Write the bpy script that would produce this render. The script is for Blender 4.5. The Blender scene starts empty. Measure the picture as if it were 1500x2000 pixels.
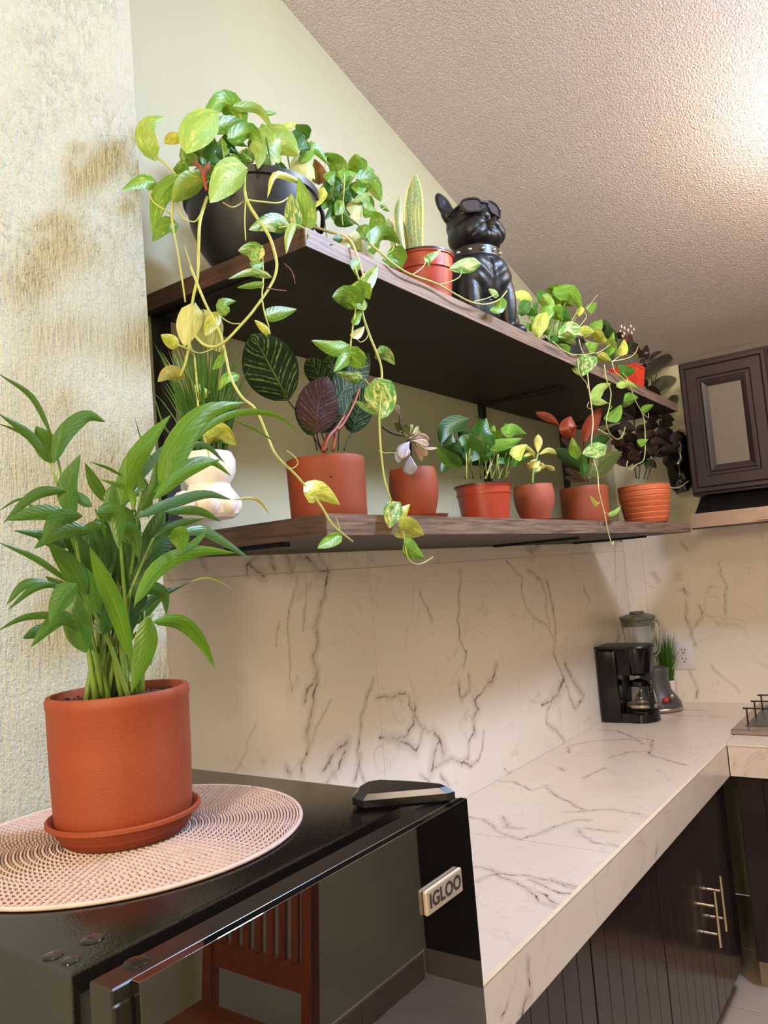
import bpy, bmesh, math, random
import numpy as np
from mathutils import Vector, Matrix, noise
sc = bpy.context.scene
COL = sc.collection
random.seed(7)

# ------------------------------------------------------------------ camera
CAM = Vector((0.0, 0.0, 1.64))
FOC = 1525.42
RGT = Vector((0.5820, -0.8090, -0.0816)).normalized()
FWD = Vector((0.8130, 0.5766, 0.0813)); FWD = (FWD - RGT * FWD.dot(RGT)).normalized()
UP = RGT.cross(FWD)
cd = bpy.data.cameras.new('camera')
cam = bpy.data.objects.new('camera', cd)
COL.objects.link(cam)
cd.sensor_fit = 'HORIZONTAL'; cd.sensor_width = 36.0; cd.lens = 36.0 * FOC / 1500.0
cd.clip_start = 0.02; cd.clip_end = 60
cam.matrix_world = Matrix((
    (RGT.x, UP.x, -FWD.x, CAM.x), (RGT.y, UP.y, -FWD.y, CAM.y),
    (RGT.z, UP.z, -FWD.z, CAM.z), (0, 0, 0, 1)))
sc.camera = cam
sc.render.resolution_x = 1500; sc.render.resolution_y = 2000

# ------------------------------------------------------------------ light
sc.view_settings.view_transform = 'Standard'
sc.view_settings.look = 'None'
sc.view_settings.exposure = 0.0
sc.view_settings.gamma = 1.0
sc.view_settings.use_curve_mapping = False
wd = bpy.data.worlds.new('world'); sc.world = wd; wd.use_nodes = True
bg = wd.node_tree.nodes['Background']
bg.inputs[0].default_value = (0.62, 0.74, 1.0, 1); bg.inputs[1].default_value = 1.2

def area_light(name, loc, target, sx, sy, watts, col):
    l = bpy.data.lights.new(name, 'AREA'); l.shape = 'RECTANGLE'; l.size = sx; l.size_y = sy
    l.energy = watts; l.color = col
    o = bpy.data.objects.new(name, l); COL.objects.link(o); o.location = loc
    o.rotation_euler = (Vector(target) - Vector(loc)).to_track_quat('-Z', 'Y').to_euler()
    return o

def bulb_light(name, loc, r, watts, col):
    l = bpy.data.lights.new(name, 'POINT'); l.shadow_soft_size = r; l.energy = watts; l.color = col
    o = bpy.data.objects.new(name, l); COL.objects.link(o); o.location = loc
    return o

# daylight falls through the skylight in the pitched ceiling; the rest is warm lamps and an added warm fill
area_light('skylight_daylight', (2.15, -0.30, 3.17), (1.05, 0.95, 2.0), 0.32, 0.30, 70, (0.50, 0.68, 1.0))
bulb_light('ceiling_lamp_light', (2.68, 0.04, 2.84), 0.12, 30, (1.0, 0.78, 0.55))
bulb_light('dining_lamp_light', (-0.25, -0.35, 3.1), 0.12, 30, (1.0, 0.80, 0.60))
bulb_light('added_fill_light', (-1.25, 0.1, 2.15), 0.22, 136, (1.0, 0.78, 0.54))  # added warm fill for the under-shelf wall and tiles, not a known lamp

# ------------------------------------------------------------------ helpers
def ray(px, py):
    return FWD * FOC + RGT * (px - 750) - UP * (py - 1000)
def py_(px, py, y):            # point seen at (px, py) on the upright plane y = const
    d = ray(px, py); return CAM + d * ((y - CAM.y) / d.y)
def pz_(px, py, z):
    d = ray(px, py); return CAM + d * ((z - CAM.z) / d.z)
def px_(px, py, x):
    d = ray(px, py); return CAM + d * ((x - CAM.x) / d.x)
def depth(p): return (Vector(p) - CAM).dot(FWD)

class Geo:
    def __init__(s): s.v = []; s.f = []; s.uv = []
    def add(s, v, f, uv=None):
        n = len(s.v); s.v += [tuple(a) for a in v]; s.f += [tuple(i + n for i in q) for q in f]
        s.uv += (uv if uv is not None else [(0.0, 0.0)] * len(v)); return s
    def __iadd__(s, o): s.add(o[0], o[1], o[2] if len(o) > 2 else None); return s

ORG = {}
def link(name, o):
    COL.objects.link(o); return o
def thing(name, label, cat, loc, group=None):
    o = bpy.data.objects.new(name, None); COL.objects.link(o); o.location = loc
    o.empty_display_size = 0.05
    ORG[o] = Vector(loc); o['label'] = label; o['category'] = cat
    if group: o['group'] = group
    return o
def mesh(name, g, mat, parent=None, smooth=False, label=None, cat=None, group=None, kind=None, auto=None):
    if isinstance(g, tuple):
        gg = Geo(); gg += g; g = gg
    if parent is not None: org = ORG[parent]
    elif kind == 'structure': org = Vector((0, 0, 0))
    else:
        xs = [p[0] for p in g.v]; ys = [p[1] for p in g.v]; zs = [p[2] for p in g.v]
        org = Vector(((min(xs) + max(xs)) / 2, (min(ys) + max(ys)) / 2, min(zs)))
    me = bpy.data.meshes.new(name)
    me.from_pydata([(p[0] - org.x, p[1] - org.y, p[2] - org.z) for p in g.v], [], g.f)
    if g.uv and len(g.uv) == len(g.v):
        ul = me.uv_layers.new(name='UVMap')
        li = np.zeros(len(me.loops), dtype=np.int32); me.loops.foreach_get('vertex_index', li)
        ul.data.foreach_set('uv', np.array(g.uv, dtype=np.float32)[li].ravel())
    if smooth:
        me.polygons.foreach_set('use_smooth', [True] * len(me.polygons))
    me.materials.append(mat); me.update()
    if smooth and auto: me.set_sharp_from_angle(angle=math.radians(auto))
    o = bpy.data.objects.new(name, me); COL.objects.link(o)
    ORG[o] = org
    if parent is not None: o.parent = parent
    else: o.location = org
    if label: o['label'] = label
    if cat: o['category'] = cat
    if group: o['group'] = group
    if kind: o['kind'] = kind
    return o

def box(x0, x1, y0, y1, z0, z1, b=0.0, seg=1):
    if b <= 0:
        v = [(x0, y0, z0), (x1, y0, z0), (x1, y1, z0), (x0, y1, z0), (x0, y0, z1), (x1, y0, z1), (x1, y1, z1), (x0, y1, z1)]
        f = [(0, 3, 2, 1), (4, 5, 6, 7), (0, 1, 5, 4), (1, 2, 6, 5), (2, 3, 7, 6), (3, 0, 4, 7)]
        return v, f
    bm = bmesh.new(); bmesh.ops.create_cube(bm, size=1)
    for q in bm.verts:
        q.co = Vector(((x0 + x1) / 2 + q.co.x * (x1 - x0), (y0 + y1) / 2 + q.co.y * (y1 - y0), (z0 + z1) / 2 + q.co.z * (z1 - z0)))
    bmesh.ops.bevel(bm, geom=list(bm.edges), offset=b, segments=seg, affect='EDGES', profile=0.5)
    r = [tuple(q.co) for q in bm.verts], [tuple(q.index for q in f.verts) for f in bm.faces]
    bm.free(); return r
def xf(g, M):
    return [tuple(M @ Vector(p)) for p in g[0]], g[1]
def prism(poly, axis, a, b):
    """poly: 2D outline; axis 'x','y','z' extruded from a to b"""
    def m(p, t):
        return {'x': (t, p[0], p[1]), 'y': (p[0], t, p[1]), 'z': (p[0], p[1], t)}[axis]
    n = len(poly); v = [m(p, a) for p in poly] + [m(p, b) for p in poly]
    f = [tuple(range(n))[::-1], tuple(range(n, 2 * n))] + [(i, (i + 1) % n, n + (i + 1) % n, n + i) for i in range(n)]
    return v, f
def lathe(prof, c, n=40, sx=1.0, sy=1.0, close=False, rot=0.0):
    v = []; f = []
    for r, z in prof:
        for i in range(n):
            a = rot + 2 * math.pi * i / n
            v.append((c[0] + r * sx * math.cos(a), c[1] + r * sy * math.sin(a), c[2] + z))
    m = len(prof)
    for j in range(m - 1):
        for i in range(n):
            k = (i + 1) % n
            f.append((j * n + i, j * n + k, (j + 1) * n + k, (j + 1) * n + i))
    if close:
        f.append(tuple(range(n))[::-1]); f.append(tuple(range((m - 1) * n, m * n)))
    return v, f
def catmull(P, n):
    P = [Vector(p) for p in P]
    if len(P) == 2: return [P[0].lerp(P[1], i / n) for i in range(n + 1)]
    out = []
    Q = [P[0] * 2 - P[1]] + P + [P[-1] * 2 - P[-2]]
    m = len(P) - 1
    for i in range(n + 1):
        t = i / n * m; k = min(int(t), m - 1); u = t - k
        a, b, c, d = Q[k], Q[k + 1], Q[k + 2], Q[k + 3]
        out.append(0.5 * ((2 * b) + (c - a) * u + (2 * a - 5 * b + 4 * c - d) * u * u + (3 * b - a - 3 * c + d) * u ** 3))
    return out
def tube(P, r, n=6, seg=None, r2=None, smooth=True):
    if seg is None: seg = max(2, (len(P) - 1) * 3)
    Q = catmull(P, seg) if smooth else [Vector(p) for p in P]
    v = []; f = []; m = len(Q); N = None
    for i, p in enumerate(Q):
        T = (Q[min(i + 1, m - 1)] - Q[max(i - 1, 0)]).normalized()
        if N is None: N = T.orthogonal().normalized()
        N = (N - T * N.dot(T)).normalized(); B = T.cross(N)
        rr = r if r2 is None else r + (r2 - r) * i / (m - 1)
        for k in range(n):
            a = 2 * math.pi * k / n
            v.append(tuple(p + N * (rr * math.cos(a)) + B * (rr * math.sin(a))))
    for i in range(m - 1):
        for k in range(n):
            l = (k + 1) % n
            f.append((i * n + k, i * n + l, (i + 1) * n + l, (i + 1) * n + k))
    f.append(tuple(range(n))[::-1]); f.append(tuple(range((m - 1) * n, m * n)))
    return v, f
def ellipsoid(c, r, sub=2, M=None):
    bm = bmesh.new(); bmesh.ops.create_icosphere(bm, subdivisions=sub, radius=1)
    v = []
    for q in bm.verts:
        p = Vector((q.co.x * r[0], q.co.y * r[1], q.co.z * r[2]))
        if M is not None: p = M @ p
        v.append(tuple(Vector(c) + p))
    f = [tuple(q.index for q in g.verts) for g in bm.faces]; bm.free()
    return v, f

def prof_heart(t): return math.sin(math.pi * min(1, t) ** 0.56) ** 0.75 if 0 < t < 1 else 0.0
def prof_lance(t): return (math.sin(math.pi * t ** 0.8) ** 0.85) if 0 < t < 1 else 0.0
def prof_oval(t): return math.sin(math.pi * t ** 0.92) ** 0.62 if 0 < t < 1 else 0.0
def prof_spat(t): return math.sin(math.pi * t ** 1.5) ** 0.7 if 0 < t < 1 else 0.0
def prof_blade(t): return (1 - t) ** 0.6 * (0.75 + 0.5 * t) if t < 1 else 0.0
def prof_sword(t): return (0.62 + 0.55 * t) * (1 - t ** 4) ** 0.9 if t < 1 else 0.0

def ribbon(pts, w, prof=prof_heart, fold=0.18, roll=0.0, nu=4, nv=8, lobe=0.0, droop=0.0, thick=0.0, curl=0.0, hint=None):
    """a leaf blade: grows along pts, faces the room (roll turns it about its midrib)"""
    Q = catmull(pts, nv); L = sum((Q[i + 1] - Q[i]).length for i in range(nv))
    v = []; uv = []; f = []
    for i, p in enumerate(Q):
        t = i / nv
        T = (Q[min(i + 1, nv)] - Q[max(i - 1, 0)])
        T = T.normalized() if T.length > 1e-9 else Vector((0, 0, 1))
        V = (hint if hint is not None else (CAM - p)).normalized()
        N = V - T * V.dot(T)
        N = N.normalized() if N.length > 1e-4 else T.orthogonal().normalized()
        N = Matrix.Rotation(roll + curl * t, 3, T) @ N
        S = T.cross(N)
        h = max(prof(t), 0.0) * w * 0.5
        if i == 0: h = max(h, w * 0.02)
        if i == nv: h = w * 0.008
        for k in range(nu + 1):
            u = -1 + 2 * k / nu
            q = p + S * (h * u) - N * (abs(u) ** 1.3 * h * fold) + N * (droop * h * (1 - u * u) * 0.3)
            q -= T * (lobe * L * abs(u) ** 1.5 * max(0.0, 1 - t * 3.2))
            q += N * (0.05 * h * math.sin(t * 9 + u * 2.3))
            v.append(tuple(q)); uv.append((0.5 + 0.5 * u, t))
    for i in range(nv):
        for k in range(nu):
            a = i * (nu + 1) + k
            f.append((a, a + 1, a + nu + 2, a + nu + 1))
    if thick > 0:
        n = len(v); c = len(v)
        vv = []
        for i in range(nv + 1):
            p = Q[i]; T = (Q[min(i + 1, nv)] - Q[max(i - 1, 0)]).normalized()
            V = (hint if hint is not None else (CAM - p)).normalized(); N = (V - T * V.dot(T)).normalized()
            N = Matrix.Rotation(roll, 3, T) @ N
            for k in range(nu + 1):
                u = -1 + 2 * k / nu
                vv.append(tuple(Vector(v[i * (nu + 1) + k]) - N * (thick * (1 - 0.85 * u * u) * max(0.15, math.sin(math.pi * min(0.97, max(0.05, i / nv)))))))
        v += vv; uv += uv[:n]
        f2 = [tuple(reversed([j + n for j in q])) for q in f]
        rim = [k for k in range(nu + 1)] + [i * (nu + 1) + nu for i in range(1, nv + 1)] + [nv * (nu + 1) + k for k in range(nu - 1, -1, -1)] + [i * (nu + 1) for i in range(nv - 1, 0, -1)]
        m = len(rim)
        f = f + f2 + [(rim[i], rim[i] + n, rim[(i + 1) % m] + n, rim[(i + 1) % m]) for i in range(m)]
    return v, f, uv

# ------------------------------------------------------------------ materials
def srgb(r, g, b):
    def c(x):
        x /= 255.0
        return x / 12.92 if x <= 0.04045 else ((x + 0.055) / 1.055) ** 2.4
    return (c(r), c(g), c(b), 1.0)
class Mat:
    def __init__(s, name):
        s.m = bpy.data.materials.new(name); s.m.use_nodes = True
        s.t = s.m.node_tree; s.n = s.t.nodes; s.b = s.n['Principled BSDF']; s.out = s.n['Material Output']
    def node(s, typ, **kw):
        q = s.n.new(typ)
        for k, v in kw.items():
            if k.startswith('i_'):
                key = k[2:]
                key = int(key) if key.isdigit() else key.replace('_', ' ')
                q.inputs[key].default_value = v
            else: setattr(q, k, v)
        return q
    def l(s, a, b): s.t.links.new(a, b)
    def set(s, **kw):
        for k, v in kw.items(): s.b.inputs[k.replace('_', ' ')].default_value = v
        return s
    def coord(s, kind='Object', scale=(1, 1, 1), loc=(0, 0, 0)):
        tc = s.node('ShaderNodeTexCoord'); mp = s.node('ShaderNodeMapping')
        if kind == 'World':
            tc = s.node('ShaderNodeNewGeometry'); s.l(tc.outputs['Position'], mp.inputs[0])
        else: s.l(tc.outputs[kind], mp.inputs[0])
        mp.inputs['Scale'].default_value = scale; mp.inputs['Location'].default_value = loc
        return mp.outputs[0]
    def noise(s, vec, scale, detail=3, rough=0.5, dist=0.0):
        q = s.node('ShaderNodeTexNoise'); q.inputs['Scale'].default_value = scale; q.inputs['Detail'].default_value = detail
        q.inputs['Roughness'].default_value = rough; q.inputs['Distortion'].default_value = dist
        s.l(vec, q.inputs['Vector']); return q.outputs['Fac']
    def ramp(s, fac, stops):
        q = s.node('ShaderNodeValToRGB'); e = q.color_ramp.elements
        while len(e) < len(stops): e.new(0.5)
        for k, (p, c) in enumerate(stops):
            e[k].position = p; e[k].color = c if len(c) == 4 else (*c, 1)
        s.l(fac, q.inputs[0]); return q.outputs[0]
    def math(s, op, a, b=None, c=None):
        q = s.node('ShaderNodeMath', operation=op)
        for i, x in enumerate((a, b, c)):
            if x is None: continue
            if isinstance(x, (int, float)): q.inputs[i].default_value = x
            else: s.l(x, q.inputs[i])
        return q.outputs[0]
    def mix(s, fac, a, b, mode='MIX'):
        q = s.node('ShaderNodeMix', data_type='RGBA', blend_type=mode)
        for sock, x in ((q.inputs[0], fac), (q.inputs[6], a), (q.inputs[7], b)):
            if isinstance(x, (int, float, tuple)): sock.default_value = x
            else: s.l(x, sock)
        return q.outputs[2]
    def bump(s, h, strength=0.3, dist=0.01, prev=None):
        q = s.node('ShaderNodeBump'); q.inputs['Strength'].default_value = strength; q.inputs['Distance'].default_value = dist
        s.l(h, q.inputs['Height'])
        if prev is not None: s.l(prev, q.inputs['Normal'])
        s.l(q.outputs[0], s.b.inputs['Normal']); return q.outputs[0]
    def color(s, c): s.l(c, s.b.inputs['Base Color']); return s
def plain(name, col, rough=0.5, metal=0.0, coat=0.0, var=0.06, scale=30, bump=0.0, bscale=200):
    m = Mat(name); m.set(Roughness=rough, Metallic=metal, Coat_Weight=coat)
    vec = m.coord('World')
    f = m.noise(vec, scale, 3)
    a = tuple(min(1, x * (1 - var)) for x in col[:3]) + (1,); b = tuple(min(1, x * (1 + var)) for x in col[:3]) + (1,)
    m.color(m.ramp(f, [(0.3, a), (0.7, b)]))
    if bump > 0: m.bump(m.noise(vec, bscale, 3), bump, 0.004)
    return m.m

def wall_mat(name, col, strength, dist, rough=0.62, streak=1.0, clump=0.0):
    m = Mat(name); m.set(Roughness=rough); m.b.inputs['Specular IOR Level'].default_value = 0.35
    v1 = m.coord('World', (1, 1, 0.13)); v2 = m.coord('World', (1, 1, 1))
    a = m.noise(v1, 170, 5, 0.6, 0.15); b = m.noise(v2, 210, 4, 0.6, 0.2)
    h = m.math('MULTIPLY', a, streak)
    if clump > 0:
        vr = m.node('ShaderNodeTexNoise'); vr.inputs['Scale'].default_value = 110; vr.inputs['Detail'].default_value = 4; vr.inputs['Roughness'].default_value = 0.6
        m.l(m.coord('World', (1, 1, 0.55)), vr.inputs['Vector'])
        big = m.noise(v2, 5, 2)
        msk = m.ramp(big, [(0.45, (0, 0, 0)), (0.62, (1, 1, 1))])
        bl = m.ramp(vr.outputs['Fac'], [(0.50, (0, 0, 0)), (0.78, (1, 1, 1))])
        bb = m.math('MULTIPLY', bl, m.math('MULTIPLY_ADD', msk, 0.9, 0.3))
        h = m.math('ADD', h, m.math('MULTIPLY', bb, clump))
    h = m.math('ADD', h, m.math('MULTIPLY', b, 0.45))
    m.bump(h, strength, dist)
    f = m.noise(v2, 2.2, 3)
    m.color(m.ramp(f, [(0.3, tuple(x * 0.965 for x in col[:3])), (0.7, tuple(min(1, x * 1.02) for x in col[:3]))]))
    return m.m
M = {}
M['wall'] = wall_mat('green_stucco', srgb(190, 188, 162), 0.3, 0.005, 0.6, 1.0, 0.1)
M['column'] = wall_mat('rough_green_stucco', srgb(205, 208, 195), 1.0, 0.009, 0.6, 1.0, 0.55)
M['wall_far'] = wall_mat('green_wall_paint', srgb(214, 212, 184), 0.15, 0.004)
def ceil_mat():
    m = Mat('ceiling_texture'); m.set(Roughness=0.6); v = m.coord('World')
    a = m.noise(v, 165, 3, 0.5, 0.3)
    h = m.ramp(a, [(0.36, (0, 0, 0)), (0.62, (1, 1, 1))])
    m.bump(h, 0.75, 0.006)
    m.color(m.ramp(m.noise(v, 3, 2), [(0.3, srgb(224, 214, 224)[:3]), (0.7, srgb(230, 220, 230)[:3])]))
    return m.m
M['ceiling'] = ceil_mat()
def marble_mat(name, base, tint, veincol, extra=0.35):
    m = Mat(name); m.set(Roughness=0.24); m.b.inputs['Specular IOR Level'].default_value = 0.45
    v = m.coord('World'); at = m.node('ShaderNodeAttribute', attribute_name='vein')
    vd = at.outputs['Fac']
    n1 = m.noise(v, 38, 4, 0.65); n2 = m.noise(v, 9, 3)
    d = m.math('ADD', vd, m.math('MULTIPLY', m.math('SUBTRACT', n1, 0.5), 3.4))
    sharp = m.ramp(d, [(0.0, (1, 1, 1)), (0.22, (0.75, 0.75, 0.75)), (0.8, (0, 0, 0))])
    soft = m.ramp(m.math('MULTIPLY', m.math('ADD', vd, m.math('MULTIPLY', m.math('SUBTRACT', n2, 0.5), 5.0)), 0.2), [(0.0, (1, 1, 1)), (0.9, (0, 0, 0))])
    brk = m.ramp(m.noise(v, 17, 3), [(0.34, (0.25, 0.25, 0.25)), (0.58, (1, 1, 1))])
    sf = m.math('MULTIPLY', m.math('MULTIPLY', sharp, brk), 0.95)
    # faint natural veining between the drawn veins
    w = m.node('ShaderNodeTexNoise'); w.inputs['Scale'].default_value = 4.2; w.inputs['Detail'].default_value = 5; w.inputs['Distortion'].default_value = 1.1
    m.l(v, w.inputs['Vector'])
    fa = m.math('ABSOLUTE', m.math('SUBTRACT', w.outputs['Fac'], 0.5))
    faint = m.math('MULTIPLY', m.ramp(fa, [(0.0, (1, 1, 1)), (0.022, (0, 0, 0))]), m.ramp(n2, [(0.45, (0, 0, 0)), (0.7, (extra, extra, extra))]))
    c = m.ramp(m.noise(v, 3.1, 3), [(0.3, base), (0.75, tint)])
    c = m.mix(m.math('MULTIPLY', soft, 0.36), c, srgb(150, 128, 112))
    c = m.mix(faint, c, srgb(165, 140, 122))
    c = m.mix(sf, c, veincol)
    m.color(c)
    return m.m
M['marble'] = marble_mat('marble_porcelain', srgb(222, 203, 186), srgb(230, 213, 198), srgb(84, 66, 50))
M['marble_wall'] = marble_mat('marble_porcelain_wall', srgb(236, 224, 212), srgb(242, 231, 220), srgb(84, 66, 50))
M['grout'] = plain('grout', srgb(226, 205, 176), 0.8, bump=0.2)
def terra(name, c1, c2, rough=0.62, dust=0.25):
    m = Mat(name); m.set(Roughness=rough); v = m.coord('World')
    f = m.noise(v, 14, 4, 0.6); c = m.ramp(f, [(0.3, c1), (0.7, c2)])
    sp = m.ramp(m.noise(v, 260, 2), [(0.70, (0, 0, 0)), (0.76, (1, 1, 1))])
    c = m.mix(m.math('MULTIPLY', sp, 0.25), c, srgb(120, 60, 40))
    ds = m.ramp(m.noise(v, 6, 3), [(0.5, (0, 0, 0)), (0.8, (1, 1, 1))])
    c = m.mix(m.math('MULTIPLY', ds, dust), c, srgb(214, 150, 118))
    m.color(c); m.bump(m.noise(m.coord('World', (1, 1, 3)), 150, 3), 0.12, 0.003); return m.m
M['terra'] = terra('terracotta', srgb(138, 58, 28), srgb(146, 65, 34), 0.6, 0.06)
M['terra_dusty'] = terra('dusty_terracotta', srgb(152, 72, 50), srgb(168, 88, 64), 0.75, 0.4)
M['terra_orange'] = terra('orange_terracotta', srgb(196, 96, 56), srgb(206, 108, 66), 0.6, 0.12)
M['nursery'] = plain('brown_plastic', srgb(170, 62, 40), 0.38, var=0.05)
M['nursery_dark'] = plain('dark_plastic_rim', srgb(60, 30, 28), 0.4)
M['red_plastic'] = plain('red_plastic', srgb(214, 62, 34), 0.35)
M['black_pot'] = plain('black_plastic_pot', srgb(34, 33, 38), 0.42, var=0.25, scale=12, bump=0.08, bscale=60)
M['soil'] = plain('potting_soil', srgb(58, 38, 28), 0.95, var=0.6, scale=180, bump=0.9, bscale=140)
M['black_metal'] = plain('black_metal', srgb(22, 21, 22), 0.45)
M['dark_gap'] = plain('dark_gasket', srgb(10, 10, 11), 0.6)
def wood_mat(name, c1, c2, c3, rough, sc_, stripe):
    m = Mat(name); m.set(Roughness=rough); v = m.coord('World', (0.9, 1, 1)); vs = m.coord('World', sc_)
    a = m.noise(vs, stripe, 4, 0.6, 0.6)
    c = m.ramp(a, [(0.28, c1), (0.5, c2), (0.72, c3)])
    m.color(c); m.bump(a, 0.12, 0.002); return m.m
M['shelf_edge'] = wood_mat('wood_grain_edge', srgb(66, 52, 45), srgb(118, 95, 82), srgb(146, 120, 104), 0.5, (0.6, 0.6, 14), 12)
M['shelf_end'] = wood_mat('dark_wood_end', srgb(46, 31, 25), srgb(78, 54, 42), srgb(98, 70, 56), 0.45, (0.6, 0.6, 14), 12)
M['shelf_board'] = wood_mat('dark_walnut_board', srgb(27, 21, 16), srgb(38, 29, 22), srgb(48, 37, 29), 0.55, (0.5, 8, 8), 8)
M['slot'] = plain('bracket_arm_metal', srgb(10, 10, 10), 0.7)
def fridge_top():
    m = Mat('leathered_black_enamel'); m.set(Roughness=0.14); m.b.inputs['Specular IOR Level'].default_value = 0.95; m.b.inputs['Base Color'].default_value = srgb(18, 16, 15)
    v = m.coord('World'); a = m.noise(v, 420, 2, 0.5, 0.2)
    m.bump(m.ramp(a, [(0.4, (0, 0, 0)), (0.65, (1, 1, 1))]), 0.10, 0.0012); return m.m
M['fridge_top'] = fridge_top()
def gloss(name, col, rough=0.03, spec=0.5, coat=0.0):
    m = Mat(name); m.set(Roughness=rough, Coat_Weight=coat); m.b.inputs['Specular IOR Level'].default_value = spec
    v = m.coord('World'); f = m.noise(v, 3, 2)
    m.color(m.ramp(f, [(0.3, tuple(x * 0.93 for x in col[:3])), (0.7, col)])); return m.m
M['fridge_glass'] = gloss('black_mirror_glass', srgb(12, 12, 12), 0.012, 1.0)
M['fridge_glass'].node_tree.nodes['Principled BSDF'].inputs['IOR'].default_value = 2.1
M['fridge_trim'] = gloss('door_trim_black', srgb(30, 27, 26), 0.28, 0.6)
M['hinge'] = gloss('hinge_plastic', srgb(16, 17, 24), 0.22, 0.6)
M['badge'] = plain('brushed_badge', srgb(214, 200, 184), 0.35, metal=0.55)
M['badge_text'] = plain('badge_lettering', srgb(52, 44, 52), 0.5)
M['water'] = None
def glass(name, col=(1, 1, 1, 1), rough=0.02, ior=1.45):
    m = Mat(name); m.set(Roughness=rough, Transmission_Weight=1.0, IOR=ior); m.b.inputs['Base Color'].default_value = col; return m.m
M['water'] = glass('clear_drop', ior=1.33)
M['clear'] = glass('clear_glass', (0.93, 0.96, 0.94, 1), 0.02, 1.3)
M['mat_strand'] = plain('pale_pink_strand', srgb(204, 182, 178), 0.6, var=0.08, scale=60)
M['mat_base'] = plain('plum_brown_strand', srgb(84, 58, 62), 0.75, var=0.15, scale=60)
def cab_mat(name, col, rough, coat):
    m = Mat(name); m.set(Roughness=rough, Coat_Weight=coat, Coat_Roughness=0.12)
    v = m.coord('World', (3, 3, 0.35)); a = m.noise(v, 22, 4, 0.6)
    m.color(m.ramp(a, [(0.3, tuple(x * 0.75 for x in col[:3])), (0.7, tuple(x * 1.2 for x in col[:3]))]))
    m.bump(a, 0.05, 0.001); return m.m
M['cab'] = cab_mat('espresso_lacquer', srgb(38, 24, 24), 0.22, 0.35)
M['cab_dark'] = cab_mat('espresso_lacquer_dark', srgb(24, 16, 17), 0.25, 0.3)
M['cab_upper'] = cab_mat('plum_brown_lacquer', srgb(44, 28, 33), 0.45, 0.08)
M['frost'] = plain('frosted_glass', srgb(112, 104, 94), 0.5)
M['steel'] = plain('brushed_steel', srgb(176, 160, 148), 0.32, metal=0.85)
M['hood_steel'] = plain('hood_steel', srgb(170, 146, 134), 0.38, metal=0.6)
M['nickel'] = plain('satin_nickel', srgb(226, 208, 176), 0.25, metal=1.0)
M['black_gloss'] = gloss('black_gloss_plastic', srgb(10, 9, 9), 0.14, 0.4)
M['black_soft'] = plain('black_satin', srgb(15, 15, 16), 0.35)
M['grey_plastic'] = plain('grey_plastic', srgb(74, 72, 74), 0.4)
M['lid_grey'] = plain('smoky_lid', srgb(104, 104, 92), 0.35)
M['red_knob'] = plain('red_button', srgb(206, 42, 50), 0.35)
M['white_plastic'] = plain('white_plastic', srgb(228, 220, 220), 0.4, var=0.02)
M['slot_dark'] = plain('socket_slot', srgb(60, 48, 46), 0.7)
M['ceramic'] = plain('white_ceramic', srgb(244, 232, 228), 0.25, var=0.02)
M['iron'] = plain('cast_iron_grate', srgb(40, 28, 26), 0.5)
M['resin'] = gloss('black_resin', srgb(22, 22, 25), 0.42, 0.45)
M['resin_satin'] = gloss('black_resin_frames', srgb(34, 28, 28), 0.4, 0.5)
M['lens'] = gloss('mirror_lens', srgb(58, 62, 82), 0.12, 1.0)
M['lens'].node_tree.nodes['Principled BSDF'].inputs['Metallic'].default_value = 0.5
M['lens'].node_tree.nodes['Principled BSDF'].inputs['IOR'].default_value = 2.4
M['chrome'] = plain('chrome_stud', srgb(235, 232, 228), 0.12, metal=1.0)
M['bag'] = gloss('black_plastic_film', srgb(12, 12, 14), 0.15, 0.8)
M['cord'] = plain('pale_cord', srgb(178, 172, 150), 0.6)
M['chair'] = wood_mat('cherry_wood', srgb(92, 42, 20), srgb(118, 54, 27), srgb(134, 64, 34), 0.4, (5, 5, 0.6), 14)
M['floor'] = plain('beige_floor_tile', srgb(186, 170, 156), 0.35, var=0.04, scale=8)
M['base_tile'] = plain('taupe_base_tile', srgb(158, 140, 126), 0.35, var=0.05, scale=8)
M['window_frame'] = plain('white_window_frame', srgb(225, 225, 222), 0.45)
M['fixture'] = plain('white_fixture', srgb(232, 230, 226), 0.4)
def emit(name, col, s):
    m = Mat(name); m.b.inputs['Base Color'].default_value = col; m.b.inputs['Emission Color'].default_value = col; m.b.inputs['Emission Strength'].default_value = s; return m.m
M['bulb'] = emit('lit_bulb', (1.0, 0.75, 0.45, 1), 6.0)

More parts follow.
